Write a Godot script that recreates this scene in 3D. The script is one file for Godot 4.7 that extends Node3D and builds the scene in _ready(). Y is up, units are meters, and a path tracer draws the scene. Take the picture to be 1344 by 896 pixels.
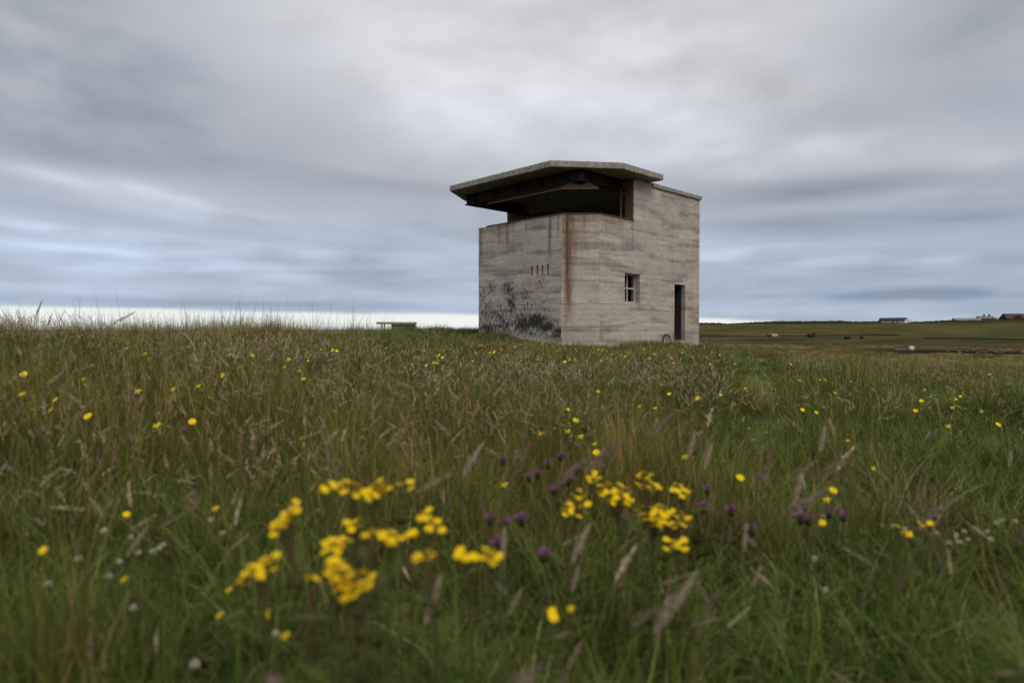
extends Node3D
# An abandoned concrete observation post in a flowering coastal meadow under an overcast evening sky.
# Metres, y up, the camera looks along -z.

const EYE := 0.6
const FOCAL_PX := 848.5
const CORNER := Vector3(2.097, 0.0, -19.33)
const TURN := -0.802

# ground height: rows by bearing (degrees from -z, to the right positive), columns by distance
const BEARINGS := [-180.0, -75.0, -60.0, -38.0, -26.0, -16.0, -8.0, -3.0, 6.0, 11.0, 16.0, 26.0, 38.0, 55.0, 75.0, 180.0]
const DISTANCES := [0.0, 1.5, 4.0, 7.0, 10.0, 14.0, 18.0, 22.0, 28.0, 40.0, 60.0, 90.0, 150.0, 220.0, 330.0, 430.0, 700.0, 1500.0, 4000.0]
const HEIGHTS := [
	[-0.45, -0.45, -0.5, -0.55, -0.6, -0.7, -0.8, -0.9, -1.0, -1.3, -1.6, -2.0, -2.0, -2.0, -2.0, -2.0, -4.0, -8.0, -20.0],
	[-0.45, -0.43, -0.2, 0.05, 0.15, 0.1, 0.0, -0.2, -0.5, -1.5, -3.0, -6.0, -12.0, -15.0, -15.0, -15.0, -15.0, -18.0, -20.0],
	[-0.45, -0.42, -0.12, 0.18, 0.26, 0.12, -0.15, -0.45, -1.0, -2.0, -4.0, -7.0, -13.0, -15.0, -15.0, -15.0, -15.0, -18.0, -20.0],
	[-0.45, -0.42, -0.1, 0.24, 0.34, 0.18, -0.15, -0.45, -1.0, -2.0, -4.0, -7.0, -13.0, -15.0, -15.0, -15.0, -15.0, -18.0, -20.0],
	[-0.45, -0.43, -0.2, 0.08, 0.21, 0.22, 0.08, -0.15, -0.6, -1.6, -3.5, -7.0, -13.0, -15.0, -15.0, -15.0, -15.0, -18.0, -20.0],
	[-0.45, -0.44, -0.28, -0.08, 0.07, 0.18, 0.22, 0.14, -0.35, -1.2, -2.8, -6.0, -13.0, -15.0, -15.0, -15.0, -15.0, -18.0, -20.0],
	[-0.45, -0.45, -0.33, -0.2, -0.07, 0.08, 0.26, 0.43, 0.36, -0.8, -2.5, -6.0, -13.0, -15.0, -15.0, -15.0, -15.0, -18.0, -20.0],
	[-0.45, -0.45, -0.36, -0.24, -0.12, 0.0, 0.1, 0.38, 0.42, -0.5, -2.0, -5.0, -12.0, -15.0, -15.0, -15.0, -15.0, -18.0, -20.0],
	[-0.45, -0.45, -0.38, -0.29, -0.21, -0.11, -0.01, 0.05, 0.0, -0.5, -1.6, -3.0, -7.0, -9.0, -9.0, -9.0, -12.0, -18.0, -20.0],
	[-0.45, -0.45, -0.39, -0.31, -0.24, -0.14, -0.03, 0.03, -0.02, -0.5, -1.3, -2.0, -3.0, -3.0, -1.0, -0.5, -6.0, -18.0, -20.0],
	[-0.45, -0.45, -0.4, -0.34, -0.29, -0.22, -0.13, -0.08, -0.35, -1.0, -1.5, -1.7, -1.7, -1.5, 1.7, 3.3, 2.5, -10.0, -20.0],
	[-0.45, -0.46, -0.44, -0.43, -0.42, -0.45, -0.53, -0.64, -0.85, -1.25, -1.6, -1.7, -1.7, -1.5, 2.0, 4.0, 3.0, -10.0, -20.0],
	[-0.45, -0.47, -0.48, -0.5, -0.53, -0.61, -0.71, -0.84, -1.03, -1.38, -1.7, -1.8, -1.8, -1.6, 2.0, 4.9, 4.0, -8.0, -20.0],
	[-0.45, -0.47, -0.5, -0.54, -0.58, -0.66, -0.76, -0.86, -1.0, -1.35, -1.7, -1.9, -1.9, -1.7, 2.0, 5.0, 4.0, -8.0, -20.0],
	[-0.45, -0.47, -0.5, -0.55, -0.6, -0.7, -0.8, -0.9, -1.05, -1.4, -1.8, -2.0, -2.0, -1.9, 1.0, 3.0, 3.0, -8.0, -20.0],
	[-0.45, -0.45, -0.5, -0.55, -0.6, -0.7, -0.8, -0.9, -1.0, -1.3, -1.6, -2.0, -2.0, -2.0, -2.0, -2.0, -4.0, -8.0, -20.0],
]

const BUTTERCUPS := [[-2.42,-3.64,0.42], [-2.87,-4.80,0.42], [-1.99,-3.43,0.42], [-2.00,-3.80,0.42], [-1.96,-4.03,0.42], [-1.95,-4.34,0.42], [-1.93,-4.30,0.42], [-1.54,-3.10,0.42], [-1.56,-2.83,0.42], [-2.56,-3.38,0.42], [-2.25,-2.96,0.42], [-2.19,-3.09,0.42], [-2.04,-2.85,0.42], [-2.51,-3.50,0.42], [-1.89,-2.87,0.42], [-2.32,-5.30,0.42], [-2.73,-4.80,0.42], [-2.31,-5.74,0.42], [-1.17,-1.95,0.42], [-0.90,-1.95,0.42], [-1.17,-1.60,0.42], [-0.89,-1.47,0.42], [-0.65,-1.47,0.42], [-0.63,-1.38,0.42], [-0.51,-1.33,0.42], [-0.45,-1.27,0.42], [0.09,-1.45,0.42], [0.09,-1.39,0.42], [0.13,-1.42,0.42], [0.16,-3.57,0.42], [0.40,-4.62,0.42], [0.38,-3.83,0.42], [0.36,-3.37,0.42], [0.31,-3.57,0.42], [0.42,-3.27,0.42], [-0.03,-2.57,0.42], [0.39,-2.98,0.42], [1.00,-4.49,0.42], [0.73,-5.47,0.42], [0.90,-4.55,0.42], [1.57,-5.42,0.42], [1.52,-5.28,0.42], [0.80,-2.98,0.42], [0.93,-2.62,0.42], [1.31,-2.62,0.42], [1.96,-3.76,0.42], [2.12,-4.70,0.42], [2.23,-4.72,0.42], [1.72,-3.06,0.42], [1.00,-2.07,0.42], [1.15,-2.35,0.42], [2.81,-4.15,0.42], [3.61,-5.28,0.42], [4.03,-5.53,0.42], [3.13,-5.00,0.42], [3.73,-7.81,0.42], [3.63,-7.48,0.42], [4.53,-7.08,0.42], [4.13,-7.86,0.42], [4.27,-11.05,0.42], [1.83,-5.66,0.42], [1.31,-5.38,0.42], [3.61,-11.21,0.42], [2.19,-6.05,0.42], [-1.96,-6.20,0.42], [-1.95,-5.63,0.42], [-1.90,-5.38,0.42], [-1.93,-6.94,0.42], [-1.87,-6.89,0.42], [-2.09,-7.08,0.42], [-1.77,-5.36,0.42], [-1.61,-4.98,0.42], [25.12,-35.64,0.42], [3.20,-7.18,0.42], [8.71,-11.77,0.42], [4.73,-6.80,0.42], [4.09,-5.94,0.42], [3.33,-4.41,0.42], [3.55,-5.59,0.42], [3.15,-6.29,0.42], [4.39,-10.15,0.42], [2.01,-8.01,0.42], [32.28,-53.81,0.20], [1.65,-9.44,0.42], [-1.33,-10.12,0.42]]
const FAR_BUTTERCUPS := [[3.26,-15.48,0.35], [0.18,-11.87,0.29], [3.92,-14.60,0.39], [0.79,-8.90,0.41], [0.75,-11.87,0.42], [2.08,-13.50,0.33], [0.94,-9.64,0.35], [-0.94,-8.09,0.33], [4.82,-17.68,0.31], [1.62,-10.51,0.40], [1.21,-13.42,0.41], [0.16,-12.42,0.38], [3.38,-15.44,0.29], [1.47,-11.70,0.34], [0.66,-8.79,0.36], [-0.54,-8.87,0.32], [2.02,-10.95,0.32], [2.40,-9.55,0.37], [2.83,-12.25,0.39], [1.15,-9.99,0.32], [-0.53,-9.41,0.39], [1.67,-11.97,0.37], [2.79,-9.07,0.41], [4.88,-15.69,0.29], [2.64,-12.88,0.36], [1.49,-11.08,0.31], [-1.02,-8.60,0.30], [0.26,-14.02,0.31], [-0.93,-8.62,0.36], [1.27,-12.91,0.33], [0.77,-10.42,0.36], [-0.30,-10.86,0.33], [4.48,-14.13,0.31], [3.40,-11.47,0.38], [4.10,-16.44,0.28], [4.50,-16.88,0.35], [1.58,-10.67,0.32], [-2.03,-10.42,0.30], [1.15,-11.47,0.38], [4.62,-15.48,0.34], [2.06,-11.37,0.38], [-1.00,-8.73,0.34], [0.69,-8.44,0.42], [1.27,-9.18,0.39], [2.34,-14.06,0.40], [2.28,-10.70,0.34], [-0.62,-12.35,0.33], [0.72,-15.56,0.29], [-0.11,-9.85,0.30], [3.05,-15.60,0.31], [2.85,-11.51,0.31], [-1.05,-9.38,0.34], [1.17,-10.92,0.29], [2.58,-10.95,0.30], [1.57,-10.18,0.33], [1.48,-11.02,0.36], [0.05,-12.01,0.35], [-0.06,-8.76,0.33], [3.86,-15.64,0.32], [-1.01,-9.58,0.39], [0.70,-13.02,0.37], [-1.00,-8.79,0.37], [1.63,-12.18,0.38], [3.75,-12.11,0.42], [-0.94,-7.06,0.40], [-1.29,-7.75,0.29], [3.32,-12.59,0.37], [-0.45,-10.51,0.29], [0.62,-10.39,0.34], [-1.00,-8.22,0.32], [-1.23,-7.96,0.32], [2.34,-9.41,0.37], [1.56,-10.33,0.29], [-0.07,-9.88,0.34], [2.99,-13.91,0.39], [1.98,-13.87,0.29], [2.05,-12.49,0.32], [1.93,-14.84,0.36], [-0.26,-9.32,0.41], [5.65,-17.45,0.29], [0.13,-9.15,0.34], [2.65,-13.02,0.31], [0.78,-11.11,0.39], [2.16,-13.24,0.40], [0.35,-8.87,0.39], [-1.32,-9.73,0.36], [1.79,-12.21,0.35], [3.47,-11.51,0.36], [1.37,-13.79,0.28], [-0.97,-10.09,0.38], [3.63,-12.59,0.31], [3.47,-10.03,0.37], [1.59,-12.88,0.30], [-0.17,-10.42,0.39], [0.27,-13.13,0.29], [2.58,-11.70,0.36], [5.31,-18.18,0.30], [1.80,-11.15,0.29], [2.60,-10.42,0.31], [-0.58,-12.45,0.33], [0.90,-9.24,0.41], [-0.74,-11.84,0.33], [-0.37,-11.02,0.28], [1.54,-10.05,0.29], [1.55,-10.67,0.31]]
const CLOVERS := [[-1.17,-1.91,0.29], [-1.13,-1.94,0.29], [-1.12,-2.00,0.29], [-1.12,-2.06,0.29], [-1.09,-1.98,0.29], [-1.12,-1.78,0.29], [-1.23,-2.07,0.29], [-1.29,-2.03,0.29], [-1.03,-2.20,0.29], [-0.96,-2.13,0.29], [-1.23,-1.82,0.29], [-0.97,-1.64,0.29], [-1.20,-1.66,0.29], [-0.69,-1.39,0.29], [-0.58,-1.57,0.29], [1.44,-2.50,0.29], [1.47,-2.48,0.29], [1.50,-2.45,0.29], [1.58,-2.48,0.29], [1.65,-2.50,0.29], [1.66,-2.50,0.29], [1.73,-2.50,0.29], [1.79,-2.54,0.29], [1.60,-2.35,0.29], [1.74,-2.45,0.29], [1.64,-2.35,0.29], [1.76,-2.36,0.29], [2.02,-2.65,0.29], [1.27,-2.62,0.29], [1.27,-2.63,0.29], [0.95,-1.94,0.29], [1.35,-2.90,0.29], [4.57,-9.07,0.29], [3.09,-7.58,0.29], [2.69,-6.85,0.29], [2.54,-6.18,0.29], [2.16,-5.96,0.29], [2.00,-5.78,0.29], [2.81,-6.31,0.29], [3.04,-7.55,0.29], [1.73,-4.70,0.29], [1.82,-4.60,0.29], [1.60,-4.26,0.29], [2.95,-6.09,0.29], [0.29,-4.38,0.29], [0.19,-4.80,0.29], [0.51,-5.00,0.29], [0.99,-2.10,0.29], [1.96,-2.60,0.29], [2.03,-2.59,0.29], [1.85,-2.50,0.29]]
const KNAPWEEDS := [[0.11,-2.74,0.42], [0.22,-2.93,0.42], [0.28,-2.80,0.42], [0.16,-2.83,0.42], [-0.04,-2.85,0.42], [0.16,-2.45,0.42], [0.22,-2.51,0.42], [0.07,-2.63,0.42], [-0.07,-2.10,0.42], [-0.02,-2.06,0.42], [0.03,-2.05,0.42], [-0.04,-1.82,0.42], [0.09,-1.80,0.42], [0.76,-2.50,0.42], [0.67,-2.25,0.42], [0.76,-2.23,0.42], [0.77,-2.06,0.42], [1.00,-2.27,0.42], [0.94,-2.09,0.42], [1.11,-2.25,0.42], [1.15,-2.23,0.42], [1.01,-2.19,0.42], [1.07,-2.35,0.42]]
const RAGWORTS := [[-0.476,-1.360,0.693,0.032,0.027,16], [-0.467,-1.200,0.647,0.044,0.020,15], [-0.424,-1.500,0.720,0.030,0.009,7], [-0.365,-1.480,0.729,0.023,0.016,8], [-0.311,-1.450,0.735,0.039,0.017,14], [-0.259,-1.550,0.724,0.020,0.007,3], [-0.350,-1.280,0.671,0.029,0.011,9], [-0.302,-1.140,0.673,0.023,0.020,15], [-0.282,-1.120,0.653,0.024,0.015,14], [-0.268,-1.170,0.654,0.017,0.008,5], [-0.290,-1.330,0.680,0.014,0.011,5], [-0.241,-1.300,0.685,0.020,0.018,9], [-0.204,-1.320,0.681,0.011,0.009,3], [-0.174,-1.380,0.697,0.026,0.015,9], [-0.157,-1.200,0.680,0.020,0.008,6], [-0.089,-1.240,0.673,0.019,0.007,6], [-0.041,-1.250,0.666,0.022,0.009,9], [-0.343,-1.420,0.668,0.022,0.008,5], [-0.368,-1.200,0.634,0.011,0.008,3], [0.180,-1.800,0.602,0.037,0.049,15], [0.256,-2.050,0.614,0.027,0.016,7], [0.305,-1.900,0.611,0.048,0.036,27], [0.424,-2.000,0.605,0.044,0.016,10], [0.395,-1.800,0.581,0.048,0.037,20], [0.441,-1.780,0.570,0.045,0.023,17], [0.424,-1.680,0.537,0.030,0.013,10], [0.519,-2.000,0.597,0.032,0.022,9], [0.428,-2.100,0.611,0.025,0.013,5], [1.209,-2.000,0.489,0.031,0.009,4], [1.319,-2.050,0.500,0.027,0.012,4]]
const FEATURE_STEMS := [[-3.20,-4.20,0.76], [-3.32,-4.50,0.65], [-2.79,-4.00,0.73], [-3.38,-5.50,0.63], [-3.31,-6.00,0.61], [-2.89,-7.00,0.63], [-0.08,-2.00,0.77], [-0.04,-1.90,0.73], [-0.09,-1.80,0.71], [0.10,-2.00,0.74], [-0.51,-1.90,0.69], [-0.26,-1.80,0.73], [0.22,-2.20,0.74], [0.31,-2.40,0.78], [0.31,-2.30,0.68], [0.52,-2.20,0.72], [0.74,-2.60,0.74], [0.58,-2.10,0.67], [0.66,-2.00,0.72], [0.75,-2.00,0.74], [0.73,-1.90,0.73], [0.98,-2.20,0.76], [0.88,-2.00,0.72], [0.95,-1.80,0.66], [0.66,-1.70,0.70], [0.55,-1.70,0.69], [0.76,-1.40,0.62], [-0.24,-1.10,0.63], [-0.16,-1.05,0.61], [-0.13,-1.05,0.63], [-0.04,-1.00,0.62], [0.15,-1.10,0.63], [0.27,-1.15,0.61], [0.18,-1.20,0.57], [0.10,-1.30,0.59], [0.05,-1.40,0.61], [-0.07,-1.50,0.59], [-0.42,-1.10,0.61], [-1.46,-2.20,0.53], [-1.48,-2.40,0.53], [-1.51,-2.20,0.56], [-1.49,-2.60,0.54], [-1.51,-2.80,0.52], [-2.31,-3.00,0.56], [1.24,-1.70,0.63], [0.82,-1.20,0.57], [0.84,-1.15,0.57], [-0.39,-4.00,0.72], [-0.63,-4.20,0.68], [-0.41,-3.40,0.69]]
const RAGWORT_LABELS := ["slanting ragwort cluster at the far side of the yellow group, second from its outer end", "outermost low slanting ragwort cluster of the big yellow group", "small flat ragwort head, first in the top row of the big yellow group", "narrow ragwort head, second in the top row of the big yellow group", "wide ragwort cluster, third in the top row of the big yellow group", "little ragwort stem with three flowers at the end of the top row", "flat ragwort head above the biggest bright cluster", "biggest bright ragwort cluster, upper half", "biggest bright ragwort cluster, lower half", "small ragwort spray touching the biggest cluster on its tower side", "small ragwort head in the middle of the big yellow group", "full ragwort head in the middle of the big yellow group, below the top row", "tiny three flowered ragwort stem beside the full middle head", "arched ragwort head on the tower side of the big yellow group", "curved small ragwort head below the arched one", "small flat ragwort head, first of the pair between the two yellow groups", "wider flat ragwort head, second of the pair between the two yellow groups", "faint small ragwort head just under the top row of the big yellow group", "dull three flowered ragwort stem half hidden beside the biggest cluster", "ragwort of stepped single flowers at the near end of the second yellow group", "small ragwort spray topping the near end of the second yellow group", "densest ragwort cluster in the middle of the second yellow group", "flat ragwort row behind the second yellow group", "dense ragwort cluster low in the second yellow group", "ragwort cluster at the outer low end of the second yellow group", "small ragwort spray hanging below the second yellow group", "small ragwort head at the upper outer end of the second yellow group", "three tiny ragwort flowers at the back of the second yellow group", "small ragwort sprig with four flowers near the white clover", "ragwort sprig with four flowers nearest the dark hollow in the grass"]


var used := {}
var sn := {}

# ---------------------------------------------------------------- scene tree helpers
func numbered(called: String) -> String:
	var n: int = used.get(called, 0)
	used[called] = n + 1
	return called if n == 0 else "%s_%03d" % [called, n]

func tag(o: Node, label: String, category: String, group := "", kind := "") -> void:
	if label != "":
		o.set_meta("label", label)
	if category != "":
		o.set_meta("category", category)
	if group != "":
		o.set_meta("group", group)
	if kind != "":
		o.set_meta("kind", kind)

func thing(called: String, label: String, category: String, at: Vector3, turn := 0.0, group := "") -> Node3D:
	var o := Node3D.new()
	o.name = numbered(called)
	add_child(o)
	o.position = at
	o.rotation.y = turn
	tag(o, label, category, group)
	return o

func part(called: String, mesh: Mesh, m: Material, parent: Node) -> MeshInstance3D:
	var o := MeshInstance3D.new()
	o.name = called
	o.mesh = mesh
	if m:
		o.material_override = m
	parent.add_child(o, true)
	return o

func structure(called: String, mesh: Mesh, m: Material, kind := "structure") -> MeshInstance3D:
	var o := part(called, mesh, m, self)
	o.set_meta("kind", kind)
	return o

func copy(o: Node3D, called: String, label: String, at: Vector3, turn: float, size: float, group := "") -> Node3D:
	var c: Node3D = o.duplicate()
	c.name = numbered(called)
	add_child(c)
	c.position = at
	c.rotation = Vector3(0, turn, 0)
	c.scale = Vector3.ONE * size
	c.set_meta("label", label)
	if group != "":
		c.set_meta("group", group)
	return c

# ---------------------------------------------------------------- mesh helpers
func begin() -> SurfaceTool:
	var st := SurfaceTool.new()
	st.begin(Mesh.PRIMITIVE_TRIANGLES)
	st.set_smooth_group(-1)
	return st

func finish(st: SurfaceTool) -> ArrayMesh:
	st.generate_normals()
	return st.commit()

# a quad whose front looks along n
func quad(st: SurfaceTool, a: Vector3, b: Vector3, c: Vector3, d: Vector3, n: Vector3) -> void:
	if (c - a).cross(b - a).dot(n) < 0.0:
		var k := b
		b = d
		d = k
	for p: Vector3 in [a, b, c, a, c, d]:
		st.add_vertex(p)

func quad_uv(st: SurfaceTool, p: Array, uv: Array, n: Vector3) -> void:
	var order := [0, 1, 2, 0, 2, 3]
	var a: Vector3 = p[0]
	var b: Vector3 = p[1]
	var c: Vector3 = p[2]
	if (c - a).cross(b - a).dot(n) < 0.0:
		order = [0, 3, 2, 0, 2, 1]
	for k: int in order:
		st.set_uv(uv[k])
		st.add_vertex(p[k])

func tri(st: SurfaceTool, a: Vector3, b: Vector3, c: Vector3) -> void:
	st.add_vertex(a)
	st.add_vertex(b)
	st.add_vertex(c)

func box(st: SurfaceTool, lo: Vector3, hi: Vector3, t := Transform3D()) -> void:
	var p: Array[Vector3] = []
	for k in 8:
		p.append(t * Vector3(hi.x if k & 1 else lo.x, hi.y if k & 2 else lo.y, hi.z if k & 4 else lo.z))
	for f: Array in [[0, 2, 6, 4, Vector3.LEFT], [1, 3, 7, 5, Vector3.RIGHT], [0, 1, 5, 4, Vector3.DOWN], [2, 3, 7, 6, Vector3.UP], [0, 1, 3, 2, Vector3.FORWARD], [4, 5, 7, 6, Vector3.BACK]]:
		quad(st, p[f[0]], p[f[1]], p[f[2]], p[f[3]], t.basis * f[4])

func box_mesh(lo: Vector3, hi: Vector3, t := Transform3D()) -> ArrayMesh:
	var st := begin()
	box(st, lo, hi, t)
	return finish(st)

# a round bar through points with a radius at each
func tube(st: SurfaceTool, points: Array, radii: Array, sides := 5, closed := true) -> void:
	var rings := []
	for i in points.size():
		var p: Vector3 = points[i]
		var a: Vector3 = points[maxi(i - 1, 0)]
		var b: Vector3 = points[mini(i + 1, points.size() - 1)]
		var t: Vector3 = (b - a).normalized()
		var side: Vector3 = t.cross(Vector3.RIGHT if absf(t.x) < 0.8 else Vector3.FORWARD).normalized()
		var up: Vector3 = side.cross(t)
		var ring: Array[Vector3] = []
		for k in sides:
			var w: float = TAU * k / sides
			ring.append(p + (side * cos(w) + up * sin(w)) * radii[i])
		rings.append(ring)
	for i in rings.size() - 1:
		for k in sides:
			var k2: int = (k + 1) % sides
			var mid: Vector3 = (rings[i][k] + rings[i][k2] + rings[i + 1][k]) / 3.0
			var axis: Vector3 = (points[i] + points[i + 1]) / 2.0
			quad(st, rings[i][k], rings[i][k2], rings[i + 1][k2], rings[i + 1][k], mid - axis)
	if closed:
		for e: int in [0, rings.size() - 1]:
			var p: Vector3 = points[e]
			var out: Vector3 = p - points[1 if e == 0 else e - 1]
			for k in sides:
				quad(st, p, rings[e][k], rings[e][(k + 1) % sides], p, out)

func surface_noise(key: String, s: int, frequency: float, octaves := 3) -> FastNoiseLite:
	if not sn.has(key):
		var n := FastNoiseLite.new()
		n.seed = s
		n.frequency = frequency
		n.noise_type = FastNoiseLite.TYPE_SIMPLEX_SMOOTH
		n.fractal_octaves = octaves
		if octaves == 1:
			n.fractal_type = FastNoiseLite.FRACTAL_NONE
		sn[key] = n
	return sn[key]

func linear(r: float, g: float, b: float) -> Color:
	return Color(r, g, b).linear_to_srgb()

func matte(c: Color, rough := 0.9, gloss := 0.3) -> StandardMaterial3D:
	var m := StandardMaterial3D.new()
	m.albedo_color = c
	m.roughness = rough
	m.metallic_specular = gloss
	return m

func leafy(through := 0.35, rough := 0.65) -> StandardMaterial3D:
	var m := matte(Color.WHITE, rough, 0.17)
	m.vertex_color_use_as_albedo = true
	m.backlight = Color(through, through, through)
	m.cull_mode = BaseMaterial3D.CULL_DISABLED
	return m

# ---------------------------------------------------------------- the lie of the land
func slope_at(a: Array, j: int) -> float:
	if j <= 0 or j >= DISTANCES.size() - 1:
		return 0.0
	return (a[j + 1] - a[j - 1]) / (DISTANCES[j + 1] - DISTANCES[j - 1])

func along(a: Array, r: float) -> float:
	for i in DISTANCES.size() - 1:
		if r <= DISTANCES[i + 1]:
			var h: float = DISTANCES[i + 1] - DISTANCES[i]
			var t: float = (r - DISTANCES[i]) / h
			var t2 := t * t
			var t3 := t2 * t
			return (2 * t3 - 3 * t2 + 1) * a[i] + (t3 - 2 * t2 + t) * h * slope_at(a, i) + (3 * t2 - 2 * t3) * a[i + 1] + (t3 - t2) * h * slope_at(a, i + 1)
	return a[-1]

func ground(x: float, z: float) -> float:
	var r := sqrt(x * x + z * z)
	var az := rad_to_deg(atan2(x, -z))
	for i in BEARINGS.size() - 1:
		if az <= BEARINGS[i + 1]:
			var t: float = smoothstep(BEARINGS[i], BEARINGS[i + 1], az)
			return lerpf(along(HEIGHTS[i], r), along(HEIGHTS[i + 1], r), t)
	return along(HEIGHTS[0], r)

func on_ground(x: float, z: float, lift := 0.0) -> Vector3:
	return Vector3(x, ground(x, z) + lift, z)

func _ready() -> void:
	var t0 := Time.get_ticks_msec()
	camera_and_light()
	land()
	print("land ", Time.get_ticks_msec() - t0)
	observation_post()
	print("post ", Time.get_ticks_msec() - t0)
	far_things()
	print("far ", Time.get_ticks_msec() - t0)
	grasses()
	print("grass ", Time.get_ticks_msec() - t0)
	flowers()
	print("flowers ", Time.get_ticks_msec() - t0)

# ---------------------------------------------------------------- camera, sky and sun
func camera_and_light() -> void:
	var cam := Camera3D.new()
	cam.name = "camera"
	add_child(cam)
	cam.position = Vector3(0, EYE, 0)
	cam.rotation.x = -atan(16.5 / FOCAL_PX)
	var lens := CameraAttributesPhysical.new()
	lens.frustum_focal_length = 12.0 * FOCAL_PX / 448.0
	lens.frustum_focus_distance = 21.0
	lens.frustum_near = 0.05
	lens.frustum_far = 9000.0
	lens.exposure_aperture = 1.6
	cam.attributes = lens
	cam.fov = rad_to_deg(2.0 * atan(448.0 / FOCAL_PX))
	cam.near = 0.05
	cam.far = 9000.0
	cam.current = true

	var env := Environment.new()
	env.background_mode = Environment.BG_SKY
	env.sky = Sky.new()
	env.sky.sky_material = overcast_sky()
	env.tonemap_mode = Environment.TONE_MAPPER_LINEAR
	env.tonemap_exposure = 1.06
	env.sdfgi_enabled = true
	env.ssao_enabled = true
	env.ssil_enabled = true
	var we := WorldEnvironment.new()
	we.name = "world"
	we.environment = env
	add_child(we)

	var sun := DirectionalLight3D.new()
	sun.name = "sun"
	sun.light_color = Color(1.0, 0.96, 0.9)
	sun.light_energy = 0.5
	sun.light_angular_distance = 40.0
	sun.shadow_enabled = true
	add_child(sun)
	sun.look_at_from_position(Vector3(0.30, 0.85, 0.60), Vector3.ZERO)

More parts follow.
